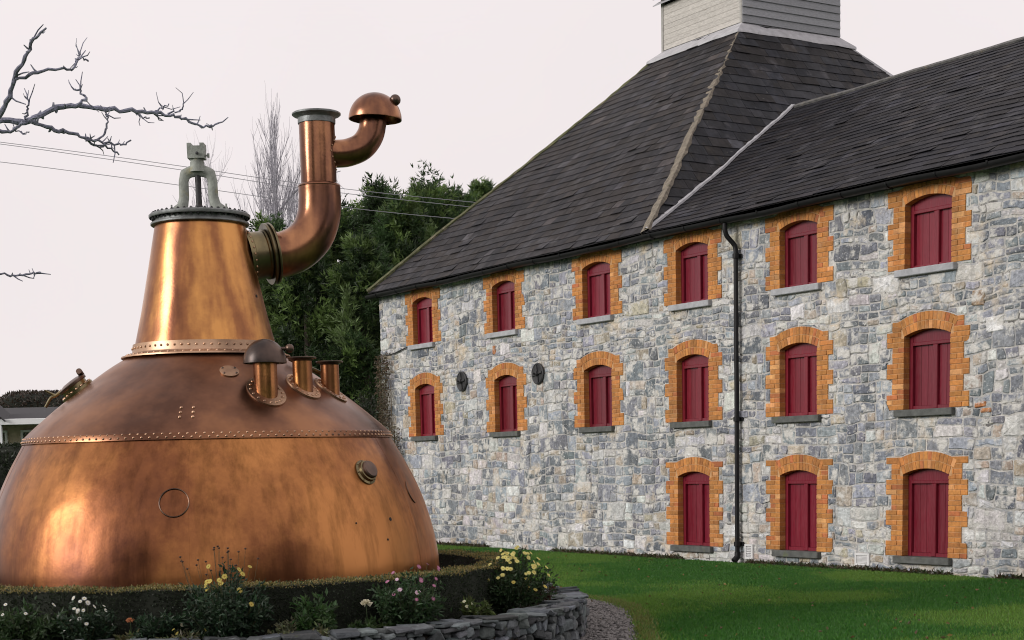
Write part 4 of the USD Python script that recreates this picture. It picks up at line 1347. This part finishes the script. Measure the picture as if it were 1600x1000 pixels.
def bed(x, y, zt=.3, r=3.24):
    """A spot on the bed seen near photo pixel column x (rough azimuth), at ring radius r."""
    best = None
    for a in np.linspace(-PI, PI, 1441):
        p = V3(SX + r * math.cos(a), SY + r * math.sin(a), zt)
        q = pix(p)
        if abs(q[0] - x) < 3 and p[1] < SY + .5:
            if best is None or p[1] < best[1]:
                best = p
    return best[:2]


YEL, WHT, PNK, ORG_ = (.60, .50, .12), (.70, .70, .66), (.46, .17, .30), (.6, .26, .12)
GRN, DGRN, LGRN = V3(.030, .060, .018), V3(.018, .040, .018), V3(.075, .105, .028)
plant("daisy_bush", "tall yellow daisy bush with dry seed heads in front of the still", "flowers", bed(357, 0), .36, .63, DGRN, 4200, .052, [(15, .024, YEL, (.45, .26, .04), 11, .55, 1.05)], seeds=26)
plant("daisy_plant", "white daisies near the corner of the bed, many small blooms", "flowers", bed(135, 0), .22, .44, DGRN, 1300, .045, [(17, .022, WHT, (.6, .5, .2), 10, .35, 1.05)])
plant("leafy_plant", "low leafy plant with two or three white blooms at the bed's far edge", "plant", bed(40, 0), .32, .40, GRN, 1700, .055, [(5, .022, WHT, (.5, .4, .1), 8, .5, 1.05)])
plant("leafy_plant", "dark bushy green plant between the white and the yellow daisies", "plant", bed(252, 0), .22, .34, DGRN, 1300, .055, [(3, .018, (.7, .66, .5), (.5, .4, .1), 7, .3, .6)])
plant("leafy_plant", "bright green leafy clump right of the tall yellow daisy bush", "plant", bed(498, 0), .24, .40, V3(.040, .085, .024), 1700, .06)
plant("rose_plant", "small plant with one large creamy white bloom above green leaves", "flowers", bed(575, 0), .13, .17, V3(.045, .085, .025), 420, .05)
plant("daisy_bush", "bushy plant of pink daisies leaning over the clipped hedge", "flowers", bed(638, 0), .32, .56, V3(.028, .062, .02), 3400, .05, [(15, .021, PNK, (.5, .3, .35), 11, .45, 1.08), (4, .022, (.7, .5, .62), (.6, .4, .4), 10, .9, 1.1)])
plant("leafy_plant", "pale yellow-green plant beside the stone wall, below the pink daisies", "plant", bed(742, 0), .17, .26, LGRN, 620, .055, [(3, .02, (.7, .72, .5), (.6, .55, .2), 7, .6, 1.0)])
plant("daisy_bush", "rounded mound of yellow daisies on top of the hedge end", "flowers", bed(806, 0, r=3.16), .36, .62, V3(.024, .05, .016), 4200, .046, [(58, .024, (.72, .66, .24), (.62, .45, .06), 10, .68, 1.06), (7, .024, YEL, (.5, .3, .04), 10, .3, .6)])
plant("russet_shrub", "low shrub with reddish brown leaves under the yellow daisy mound", "shrub", bed(838, 0, r=3.26), .20, .36, V3(.05, .026, .014), 1100, .045)
plant("rose_plant", "small plant with one peach coloured bloom among pale leaves", "flowers", bed(205, 0), .11, .16, V3(.12, .13, .05), 260, .05)
plant("seedling", "little green sprig on bare soil right of the creamy white bloom", "plant", bed(607, 0), .07, .14, V3(.06, .11, .03), 120, .05)
plant("variegated_plant", "variegated cream and green foliage at the foot of the bright green clump", "plant", bed(470, 0, r=3.36), .26, .20, V3(.13, .14, .07), 700, .045)
plant("variegated_plant", "variegated foliage low in front of the dark bushy plant", "plant", bed(290, 0, r=3.36), .2, .16, V3(.12, .125, .06), 380, .045, [(3, .018, YEL, (.5, .4, .1), 8, .5, 1.0)])
# the two single blooms
for (x, hh, col, nm, rr) in ((575, .27, V3(.74, .70, .55), 0, .062), (205, .22, V3(.62, .27, .13), 0, .04)):
    b = bed(x, 0)
    T = f"/World/rose_plant" if x == 575 else "/World/rose_plant_001"
    mb = MB()
    r = np.random.default_rng(x)
    for L in range(4):
        for k in range(7):
            t = k * 2 * PI / 7 + L * .45
            e = rad(12 + 24 * L)
            d = V3(math.cos(t) * math.cos(e), math.sin(t) * math.cos(e), math.sin(e))
            v, f = leaves(np.array([[0, -.0, hh]]), d[None], rr * (1 - .12 * L), rr * .95, r, .2)
            mb.add(v, f, col * r.uniform(.85, 1.1))
    mb.add(*tube([(0, 0, hh), (.01, 0, 0)], .004, 5, False), V3(.05, .08, .03))
    mb.put("bloom", T, M_PETAL)

# ------------------------------------------------------------------ lawn grass
rng = np.random.default_rng(51)
tufts = []
for k in range(5):
    n = 9
    b = np.c_[rng.normal(0, .022, (n, 2)), np.zeros(n)]
    d = unit(np.c_[rng.normal(0, .5, (n, 2)), np.ones(n)])
    v, f = leaves(b, d, rng.uniform(.022, .042, n), .007, rng, .1)
    tufts.append((v, f, M_BLADE, rnd_tint(rng, (V3(.030, .125, .012), V3(.040, .140, .013), V3(.022, .098, .010), V3(.085, .175, .022), V3(.17, .20, .05))[k], n, 4, .45, .14)))
xy = np.c_[rng.uniform(-4, 12, 420000), rng.uniform(12, 37, 420000)]
q = xy @ np.array([[_HX[0], _HY[0]], [_HX[1], _HY[1]]]) - np.array([ORG @ _HX, ORG @ _HY])
pxl = pix(np.c_[xy, np.zeros(len(xy))])
ok = (q[:, 1] < -.06) & ~shapely.contains_xy(gpoly, xy[:, 0], xy[:, 1]) & (pxl[:, 0] > 560) & (pxl[:, 0] < 1660) & (pxl[:, 1] < 1040)
ok &= rng.random(len(xy)) < np.clip(1.35 - (xy[:, 1] - 14) / 30, .35, 1)
xy = xy[ok]
edge = shapely.distance(shapely.points(xy), gpoly) < .16
pat = meshkit.fbm(np.c_[xy * .35, np.zeros(len(xy))], 3, 8)
idx = np.where(edge & (rng.random(len(xy)) < .75), 4, np.where(pat + rng.normal(0, .05, len(xy)) > .50, 3, rng.integers(0, 3, len(xy))))
instancer("grass", tufts, np.c_[xy, np.zeros(len(xy))], idx, rng.uniform(0, 6.28, len(xy)), rng.uniform(.6, 1.5, len(xy)) * np.where(edge, 1.35, 1.0))
# dead leaves and weeds along the wall foot
mb = MB()
n = 6500
a = rng.uniform(-4.6, 14.5, n)
dens = meshkit.noise(np.c_[a * 1.1, np.zeros((n, 2))], 3)
a = a[dens > .33]
n = len(a)
base = hworld(np.c_[a, -.02 - np.abs(rng.normal(0, .07, n)), rng.uniform(0, .05, n)])
d = unit(np.c_[rng.normal(0, 1, (n, 2)), rng.uniform(.1, 1.2, n)])
v, f = leaves(base, d, rng.uniform(.03, .11, n), .025, rng)
cols = np.where(rng.random((n, 1)) < .55, V3(.07, .05, .025), V3(.04, .06, .02))
put("wall_foot_weeds", "/World", v, f, M_LEAF, tint=np.repeat(cols * rng.uniform(.5, 1.4, (n, 1)), 4, 0), kind="stuff")

# fallen leaves on the lawn
n = 420
xy = np.c_[rng.uniform(-1, 9, n), rng.uniform(14.5, 32, n)]
q = xy @ np.array([[_HX[0], _HY[0]], [_HX[1], _HY[1]]]) - np.array([ORG @ _HX, ORG @ _HY])
ok = (q[:, 1] < -.15) & (np.hypot(xy[:, 0] - SX, xy[:, 1] - SY) > 4)
xy = xy[ok]
n = len(xy)
v, f = leaves(np.c_[xy, rng.uniform(.025, .045, n)], unit(np.c_[rng.normal(0, 1, (n, 2)), rng.uniform(-.1, .4, n)]), rng.uniform(.03, .065, n), .035, rng)
put("fallen_leaves", "/World", v, f, M_LEAF, tint=rnd_tint(rng, V3(.13, .085, .03), n, 4, .6, .25), kind="stuff")

# ------------------------------------------------------------------ trees


def conifer(name, label, x, y, h, rmax, seed, clumps=190, sprays=66, lean=0.0, group="evergreens beside the malt house"):
    T = thing(name, label, "tree", (x, y, 0), 0, group)
    r = np.random.default_rng(seed)
    put("trunk", T, *tube([(0, 0, 0), (.03, .02, h * .5), (0, 0, h * .93)], [.22, .13, .02], 8, False), M_BARK, tint=V3(.06, .045, .035))
    B, D, Cc = [], [], []
    for c in range(clumps):
        t = r.uniform(.02, 1) ** .8
        z = h * t
        prof = rmax * (1 - t ** 1.7) ** .9 * (.75 + .25 * min(1, t * 5)) + .06
        a = r.uniform(0, 2 * PI)
        q = prof * r.uniform(.55, 1.06)
        ctr = V3(q * math.cos(a), q * math.sin(a), z)
        ax_ = unit(V3(math.cos(a), math.sin(a), .55 + .9 * t))
        L = (.55 + .35 * r.random()) * (.55 + .45 * (1 - t)) * rmax * .55
        s = r.normal(0, 1, (sprays, 3)) * .21 * L + ax_ * r.uniform(-.6, 1.1, (sprays, 1)) * L
        B.append(ctr + s)
        D.append(unit(ax_ + r.normal(0, .45, (sprays, 3)) + [0, 0, -.25]))
        tone = V3(.038, .074, .024) * r.uniform(.3, 1.4) if r.random() < .62 else V3(.105, .165, .045) * r.uniform(.7, 1.3)  # random clump tones, the paler one tinted as if sunlit
        Cc.append(np.tile(tone, (sprays, 1)) * r.uniform(.75, 1.25, (sprays, 1)))
    for c in range(9):   # leader plumes
        a, q, tip = r.uniform(0, 2 * PI), (0 if c == 0 else r.uniform(.25, .75) * rmax), (1.0 if c == 0 else r.uniform(.72, .93))
        for z in np.arange(tip * h - 1.5, tip * h, .13):
            w_ = .30 * (tip * h - z) / 1.5 + .03
            s = r.normal(0, 1, (14, 3)) * [w_, w_, .09] + [q * math.cos(a), q * math.sin(a), z]
            B.append(s)
            D.append(unit(s * [1, 1, 0] - [q * math.cos(a), q * math.sin(a), 0] + r.normal(0, .05, (14, 3)) + [0, 0, .28]))
            Cc.append(np.tile(V3(.10, .155, .048), (14, 1)) * r.uniform(.7, 1.3, (14, 1)))  # sunlit look of the tips painted into the leaf tint
    B, D, Cc = np.vstack(B), np.vstack(D), np.vstack(Cc)
    k = 5
    n = len(B) * k
    d = unit(np.repeat(D, k, 0) + r.normal(0, .42, (n, 3)))
    v, f = leaves(np.repeat(B, k, 0), d, r.uniform(.08, .27, n), r.uniform(.018, .05, n), r, .15)
    v[:, 2] *= h / np.percentile(v[:, 2], 99.93)
    put("crown", T, v, f, M_LEAF, tint=np.repeat(np.repeat(Cc, k, 0) * r.uniform(.8, 1.2, (n, 1)), 4, 0))
    return T


def at_px(x, Y):
    return (x - PPX) / FPX * Y * 1.0 + (Y * 0.0)


def h_at(x, y, Y):
    hor = 722.7 - (x - PPX) * .02416
    return EYE[2] + (hor - y) / FPX * Y


CON = [(444, 352, 46.5, 1.7, "tall dark evergreen just behind the swan pipe's elbow"), (545, 330, 49.5, 1.9, "spire-topped evergreen right of the upright copper pipe"),
       (612, 300, 52.0, 1.9, "feathery evergreen with a pale double tip near the roof corner"), (648, 318, 48.5, 1.6, "narrow evergreen rising close to the roof corner"),
       (692, 287, 54.0, 2.2, "tallest evergreen, with a broad dense top over the roof hip"), (742, 312, 56.0, 1.8, "evergreen whose tip shows above the middle of the roof hip"),
       (772, 300, 58.0, 1.4, "last small evergreen tip peeping over the mossy hip"), (498, 362, 45.0, 1.8, "evergreen filling the gap between pipe elbow and vents"), (585, 380, 44.5, 1.6, "evergreen nearest the building's corner")]
for i, (x, y, Y, rm, lab) in enumerate(CON):
    conifer("conifer_tree", lab, at_px(x, Y), Y, h_at(x, y, Y), rm * 1.12, 100 + i, clumps=215 if y < 350 else 170)


def bare_tree(name, label, x, y, h, seed, spread=.42, levels=5, trunk_r=.11, col=(.14, .12, .115), group=None, upright=.55, wide=2.2):
    T = thing(name, label, "tree", (x, y, 0), 0, group)
    r = np.random.default_rng(seed)
    trunk, twigs = MB(), MB()

    def grow(p, d, L, rr, lev):
        n = 4
        pts = [p]
        dd = d
        for i in range(n):
            dd = unit(dd + r.normal(0, .10, 3) + V3(0, 0, .05 * lev))
            pts.append(pts[-1] + dd * L / n)
        (trunk if lev < 1 else twigs).add(*tube(pts, np.linspace(rr, rr * .55, n + 1), 7 if lev < 2 else 4 if lev < 4 else 3, False), V3(*col) * r.uniform(.8, 1.2))
        if lev >= levels:
            return
        kids = (30 if lev == 0 else 9 if lev == 1 else 6)
        for c in range(kids):
            t = r.uniform(.25, 1) if lev else r.uniform(.22, 1)
            i = min(int(t * n), n - 1)
            q = pts[i] * (1 - (t * n - i)) + pts[i + 1] * (t * n - i)
            nd = unit(dd + r.normal(0, spread, 3) + V3(0, 0, upright * .4))
            grow(q, nd, L * (r.uniform(.16, .34) if lev == 0 else r.uniform(.35, .62)), max(rr * r.uniform(.38, .55), .0045), lev + 1)

    grow(V3(0, 0, 0), V3(0, 0, 1), h * .84, trunk_r, 0)
    zz = max(v[:, 2].max() for v in twigs.v)
    ext = np.percentile(np.abs(np.vstack(twigs.v)[:, :2]), 96)
    k_ = np.clip(wide / ext, .5, 1.1)
    for m_ in (trunk, twigs):
        m_.v = [v * [k_, k_, h / zz] for v in m_.v]
    trunk.put("trunk", T, M_BARK)
    twigs.put("branches", T, M_BARK, kind="stuff")
    return T


BT = "bare winter trees beyond the still"
TC = (.36, .35, .39)
TC = (.36, .35, .39)  # pale bluish bark: sky glare around the twigs put into the colour
bare_tree("bare_tree", "bare upright winter tree left of the copper pipe, tallest and finest twigs", at_px(437, 60), 60, h_at(437, 178, 60), 3, .48, 3, .10, TC, BT, .7, 2.1)
bare_tree("bare_tree", "shorter bare tree with fanned twigs beside the neck's lid", at_px(411, 58), 58, h_at(411, 238, 58), 8, .5, 3, .075, TC, BT, .7, 1.5)
bare_tree("bare_tree", "slender bare tree partly hidden behind the upright copper pipe", at_px(466, 62), 62, h_at(466, 190, 62), 12, .46, 3, .085, TC, BT, .55, 1.2)
bare_tree("bare_tree", "bare tree with thin twigs above the evergreens right of the pipe", at_px(533, 64), 64, h_at(533, 290, 64), 17, .46, 3, .08, TC, BT, .5, 1.2)

# ------------------------------------------------------------------ overhanging branches of a tree just left of the view
NT = thing("glare_tinted_tree", "bare knobbly tree branches reaching in against the sky above the still", "tree", (-4.9, 8.6, 0))
rng = np.random.default_rng(61)
NB = V3(-4.9, 8.6, 0)


def bpt(x, y, Y):
    r = _f + CX_ * (x - PPX) / FPX - CU_ * (y - PPY) / FPX
    return EYE + r * (Y / r[1]) - NB


def limb(pts, Y0, Y1, r0, r1, knobs=8, twiglets=5):
    tw = MB()
    p = np.array([bpt(x, y, Y0 + (Y1 - Y0) * i / max(1, len(pts) - 1)) for i, (x, y) in enumerate(pts)])
    c = catmull(p, 5)
    c[1:-1] += rng.normal(0, .004, (len(c) - 2, 3))
    rr = np.linspace(r0, r1, len(c)) * rng.uniform(.85, 1.2, len(c))
    tw.add(*tube(c, rr, 7, True), V3(.20, .205, .27) * rng.uniform(.85, 1.15))  # bluish bark tint paints in the sky glare on the branches
    for k in range(knobs):
        i = rng.integers(1, len(c) - 1)
        d = unit(rng.normal(0, 1, 3))
        L = rng.uniform(.015, .045)
        tw.add(*tube([c[i], c[i] + d * L * .5, c[i] + d * L + V3(0, 0, .01)], [rr[i] * .75, rr[i] * .6, rr[i] * .3], 5, True), V3(.24, .25, .31) * rng.uniform(.8, 1.3))
    for k in range(twiglets):
        i = rng.integers(len(c) // 3, len(c))
        i = min(i, len(c) - 1)
        t = unit(c[i] - c[max(0, i - 2)])
        d = unit(t + rng.normal(0, .55, 3))
        L = rng.uniform(.04, .10)
        q = [c[i], c[i] + d * L * .5 + rng.normal(0, .006, 3), c[i] + d * L]
        tw.add(*tube(q, [r1 * .9, r1 * .8, r1 * .5], 4, True), V3(.20, .205, .27))
    tw.put("branch", NT, M_BARK)


limb([(-60, 220), (-10, 190), (12, 158), (24, 120), (40, 88), (52, 62), (72, 44)], 8.6, 8.2, .016, .005, 12, 5)
limb([(24, 124), (60, 112), (96, 107), (114, 108), (124, 92), (138, 96)], 8.4, 8.5, .008, .004, 4, 4)
limb([(116, 106), (122, 90), (126, 82)], 8.5, 8.5, .005, .003, 2, 2)
limb([(-60, 205), (-5, 188), (40, 190), (60, 180), (90, 168), (125, 166), (160, 170), (205, 173), (245, 176), (275, 180), (300, 190), (322, 198), (342, 192)], 8.6, 9.0, .017, .0045, 26, 6)
limb([(118, 165), (135, 156), (128, 144), (112, 136)], 8.7, 8.7, .008, .004, 4, 4)
limb([(238, 176), (252, 168), (264, 162)], 8.9, 8.9, .005, .003, 2, 2)
limb([(262, 178), (282, 172), (287, 160)], 8.9, 8.9, .005, .003, 2, 2)
limb([(212, 176), (222, 184), (234, 184)], 8.9, 8.9, .005, .003, 3, 2)
limb([(40, 190), (42, 176), (44, 160), (39, 150)], 8.6, 8.6, .007, .004, 3, 2)
limb([(50, 190), (85, 202), (110, 207), (132, 216), (150, 220), (172, 224), (188, 226), (205, 219)], 8.6, 8.8, .010, .004, 12, 4)
limb([(132, 217), (150, 228), (172, 232), (186, 242)], 8.7, 8.8, .006, .004, 5, 3)
limb([(150, 220), (166, 204), (168, 184), (165, 178)], 8.75, 8.75, .006, .004, 4, 3)
limb([(-40, 196), (10, 206), (30, 198), (46, 188)], 8.6, 8.6, .010, .006, 5, 1)
limb([(20, 200), (35, 207), (46, 206)], 8.6, 8.6, .004, .003, 1, 1)
limb([(-40, 425), (0, 428), (26, 431), (50, 428), (64, 426)], 8.6, 8.8, .006, .004, 7, 5)
put("trunk", NT, *tube(catmull([(0, 0, 0), (.05, .05, 1.2), (-.02, 0, 2.4), tuple(bpt(-60, 212, 8.6)), (.3, .1, 4.6)], 5), np.linspace(.15, .03, 21), 10, False), M_BARK, tint=V3(.18, .18, .22))
put("limb", NT, *tube(catmull([(0, 0, 2.3), (.25, 0, 2.6), tuple(bpt(-40, 425, 8.6))], 5), np.linspace(.05, .008, 11), 8, False), M_BARK, tint=V3(.18, .18, .22))

# ------------------------------------------------------------------ overhead cables
for i, (pts, lab) in enumerate((([(-160, 202), (0, 222), (150, 241), (300, 262), (450, 284), (600, 302), (760, 318)], "uppermost of three thin overhead cables crossing the sky"),
                               ([(-160, 207), (0, 225), (150, 246), (300, 268), (450, 291), (600, 309), (760, 326)], "overhead cable running close beneath the uppermost one"),
                               ([(-160, 236), (0, 253), (150, 272), (300, 292), (450, 313), (600, 331), (760, 346)], "lowest overhead cable, separate from the upper pair"))):
    T = thing("overhead_cable", lab, "cable", (-6, 42, 0))
    w = []
    for x, y in pts:
        r = _f + CX_ * (x - PPX) / FPX - CU_ * (y - PPY) / FPX
        w.append(EYE + r * (42 / r[1]) - V3(-6, 42, 0))
    put("wire", T, *tube(catmull(w, 8), .008, 6), M_WIRE, tint=V3(.1, .1, .1))

# ------------------------------------------------------------------ shrubs at the corner
rng = np.random.default_rng(71)
CR = thing("wall_creeper", "dry brown creeper stems clinging to the stone corner", "climbing plant", tuple(hworld(V3(-4.7, -.08, 0))), math.degrees(PHI) - 90)
mb, lf = MB(), MB()
for k in range(46):
    x = rng.uniform(-.17, .75)
    top = rng.uniform(2.4, 4.25) * (1 if x < .35 else .62)
    p = [V3(x + rng.normal(0, .04), 0, 0)]
    for z in np.linspace(.3, top, 10):
        p.append(V3(np.clip(p[-1][0] + rng.normal(0, .04), -.17, .9), rng.uniform(-.03, .03), z))
    mb.add(*tube(catmull(p, 2), np.linspace(.012, .004, 21), 4, False), V3(.16, .125, .085) * rng.uniform(.6, 1.4))
mb.put("stems", CR, M_BARK)
n = 2600
zz = rng.uniform(.8, 4.2, n)
xx = np.where(zz > 2.6, rng.uniform(-.17, .4, n), rng.uniform(-.17, .85, n))
v, f = leaves(np.c_[xx, rng.uniform(-.1, 0, n), zz], unit(rng.normal(0, 1, (n, 3)) + [0, -.5, -.3]), rng.uniform(.03, .09, n), .03, rng)
put("leaves", CR, v, f, M_LEAF, tint=rnd_tint(rng, V3(.115, .09, .055), n, 4, .5, .15))


def bush(name, label, cat, x, y, sx, sy, h, col, n, size, seed, dry=0.0, flat=False, group=None):
    T = thing(name, label, cat, (x, y, 0), 0, group)
    r = np.random.default_rng(seed)
    put("stem", T, *tube([(0, 0, 0), (.02, 0, h * .6)], [.05, .02], 6, False), M_BARK, tint=V3(.06, .05, .04))
    c = r.uniform(-1, 1, (n * 2, 3))
    c[:, 2] = r.uniform(0, 1, len(c))
    q = np.linalg.norm(c * [1, 1, .98], axis=1) if not flat else np.maximum(np.abs(c[:, 0]) ** 1, np.maximum(np.abs(c[:, 1]), c[:, 2]))
    c = c[(q < 1) & (q > .72)][:n]
    c *= (.9 + .22 * meshkit.fbm(c * 2.3 + seed, 3, 2))[:, None]
    d = unit(c * [1, 1, .9] + r.normal(0, .6, c.shape))
    v, f = leaves(c * [sx, sy, h], d, size * r.uniform(.6, 1.4, len(c)), size * .5, r)
    put("foliage", T, v, f, M_LEAF, tint=rnd_tint(r, col, len(c), 4, .45, .15))
    s = trimesh.creation.icosphere(3)
    w = s.vertices * [1, 1, 1]
    w[:, 2] = np.maximum(w[:, 2], 0)
    if flat:
        w = np.sign(w) * np.abs(w) ** .35
    put("core", T, w * [sx * .74, sy * .74, h * .76], s.faces, M_CORE, True)
    return T


_c = hworld(V3(-5.15, -.25, 0))
bush("ivy_bush", "dark ivy bush against the building corner, behind the riveted shoulder", "shrub", _c[0], _c[1], .62, .5, 3.30, V3(.020, .026, .012), 5200, .085, 7)
_c = hworld(V3(-4.1, -.35, 0))
bush("straggly_bush", "straggling greyish green bush at the wall right of the ivy", "shrub", _c[0], _c[1], .55, .3, 2.25, V3(.065, .065, .04), 1700, .07, 8)


def clipped(name, label, x0, x1, y0, y1, h, rnd, col, size, n, seed):
    T = thing(name, label, "hedge", ((x0 + x1) / 2, (y0 + y1) / 2, 0))
    r = np.random.default_rng(seed)
    sx, sy = (x1 - x0) / 2, (y1 - y0) / 2
    m_ = m3.Manifold.batch_hull([m3.Manifold.sphere(rnd, 20).translate([a * (sx - rnd), b * (max(sy - rnd, .01)), c]) for a in (-1, 1) for b in (-1, 1) for c in (rnd * .5, h - rnd)]).refine_to_length(.35)
    t = m_.to_mesh()
    tm = trimesh.Trimesh(np.array(t.vert_properties)[:, :3], np.array(t.tri_verts))
    v = np.array(tm.vertices)
    v += np.array(tm.vertex_normals) * ((meshkit.fbm(v * .8 + 7, 3, seed) - .5) * .35)[:, None]
    tm = trimesh.Trimesh(v, tm.faces)
    put("core", T, v - np.array(tm.vertex_normals) * size * .5, tm.faces, M_CORE, True)
    p, fi = trimesh.sample.sample_surface(tm, n, seed=seed)
    nn = tm.face_normals[fi]
    k = nn[:, 1] < .3
    p, nn = p[k], nn[k]
    d = unit(nn + r.normal(0, .8, nn.shape))
    v, f = leaves(p - d * size * .4, d, size * r.uniform(.6, 1.3, len(p)), size * .5, r)
    put("foliage", T, v, f, M_LEAF, tint=rnd_tint(r, col, len(p), 4, .45, .12))


clipped("garden_hedge", "dark hedge in front of the white-trimmed bungalow", -18, -7, 30.2, 31.8, 2.30, .35, V3(.014, .022, .009), .09, 26000, 9)
clipped("beech_hedge", "tall clipped brown hedge behind the bungalow roof", -17.0, -3, 54.5, 57.5, 4.45, 1.1, V3(.045, .034, .024), .13, 34000, 10)

# ------------------------------------------------------------------ bungalow beyond, at the left
BG = thing("bungalow", "low bungalow with dark roof, white fascia and small white gable behind the still", "house", (-13.2, 45, 0))
b = boxm(-8, 6, 1.0, 5.5, 0, 3.1)
put("wall", BG, b.vertices, b.faces, M_HOUSE)
v = np.array([(-8.3, -.05, 3.22), (6.3, -.05, 3.22), (6.3, 3.1, 3.66), (-8.3, 3.1, 3.66), (-8.3, 6.3, 3.2), (6.3, 6.3, 3.2)])
v2 = np.vstack([v, v - V3(0, 0, .06)])
put("roof", BG, v2, tris([(0, 1, 2, 3), (3, 2, 5, 4), (6, 9, 8, 7), (9, 10, 11, 8), (0, 6, 7, 1), (1, 7, 8, 2), (2, 8, 11, 5), (0, 3, 9, 6), (3, 4, 10, 9)]), M_DECK)
b = cbox(-8.3, 6.3, -.10, -.06, 3.08, 3.24, .01)
put("fascia", BG, b.vertices, b.faces, M_WPAINT)
gv = np.array([(-1.05, -.13, 3.25), (-.28, -.13, 3.25), (-.62, -.13, 3.57), (-1.05, .8, 3.25), (-.28, .8, 3.25), (-.62, .8, 3.57)])
put("gable", BG, gv, [(0, 1, 2), (5, 4, 3), (0, 2, 5), (0, 5, 3), (1, 4, 5), (1, 5, 2)], M_WPAINT)
gr = np.array([(-1.2, -.2, 3.16), (-.62, -.2, 3.63), (-.10, -.2, 3.16), (-1.2, 1.2, 3.16), (-.62, 1.2, 3.63), (-.10, 1.2, 3.16)])
put("gable_roof", BG, np.vstack([gr, gr + V3(0, 0, .05)]), tris([(0, 1, 4, 3), (1, 2, 5, 4), (6, 9, 10, 7), (7, 10, 11, 8), (0, 6, 7, 1), (1, 7, 8, 2)]), M_DECK)
for x in (-6.6, -4.4, -2.2, -.28, 1.8, 4.2):
    b = cbox(x - .05, x + .05, -.09, .01, 0, 3.08, .006)
    put("post", BG, b.vertices, b.faces, M_WPAINT)
for x0, x1 in ((-.95, -.45), (.05, .45), (.75, 1.5), (2.4, 3.6), (-3.6, -2.5)):
    W = xform("window", BG)
    b = MB()
    for q in ((x0 - .06, x1 + .06, .93, 1.0, 1.0, 1.06), (x0 - .06, x1 + .06, .93, 1.0, 2.9, 2.96), (x0 - .06, x0, .93, 1.0, 1.06, 2.9), (x1, x1 + .06, .93, 1.0, 1.06, 2.9), ((x0 + x1) / 2 - .02, (x0 + x1) / 2 + .02, .94, .99, 1.06, 2.9)):
        b.tm(boxm(*q))
    b.put("frame", W, M_WPAINT)
    b = boxm(x0, x1, .955, .965, 1.06, 2.9)
    put("pane", W, b.vertices, b.faces, M_GLASS)

# an unseen wood added behind the viewer to darken reflections in the copper
rng = np.random.default_rng(81)
mb = MB()
n = 26000
a = rng.uniform(rad(205), rad(345), n)
R_ = 46 + rng.uniform(0, 8, n)
top = 2.0 + 42 * np.clip(meshkit.fbm(np.c_[np.cos(a) * 8, np.sin(a) * 8, np.zeros(n)], 2, 5) - .26, 0, 1)
base = np.c_[R_ * np.cos(a), R_ * np.sin(a), top * rng.uniform(0, 1, n) ** .7]
v, f = leaves(base, unit(rng.normal(0, 1, (n, 3)) + [0, 0, .6]), rng.uniform(.8, 1.7, n), rng.uniform(.5, 1.0, n), rng)
mb.add(v, f, rnd_tint(rng, V3(.03, .032, .018), n, 4, .5, .2))
mb.put("far_wood", "/World", M_LEAF, kind="stuff")

for nm, lab, cat in (("lawn", "mown green lawn between the planter and the malt house", "lawn"), ("grass", "short green grass blades of the lawn", "grass"), ("gravel_path", "dark gravel strip curving round the stone planter", "path"),
                     ("gravel", "loose dark grey pebbles of the curving gravel strip", "gravel"), ("wall_foot_weeds", "dead leaves and weeds along the foot of the stone wall", "weeds"),
                     ("fallen_leaves", "scattered brown fallen leaves on the lawn", "leaves"), ("planting_soil", "dark soil of the round flower bed", "soil"), ("far_wood", "unseen dark wood added to darken reflections in the copper still", "wood"), ("sky", "pale pinkish white overcast sky", "sky")):
    cd(stage.GetPrimAtPath("/World/" + nm), label=lab, category=cat)
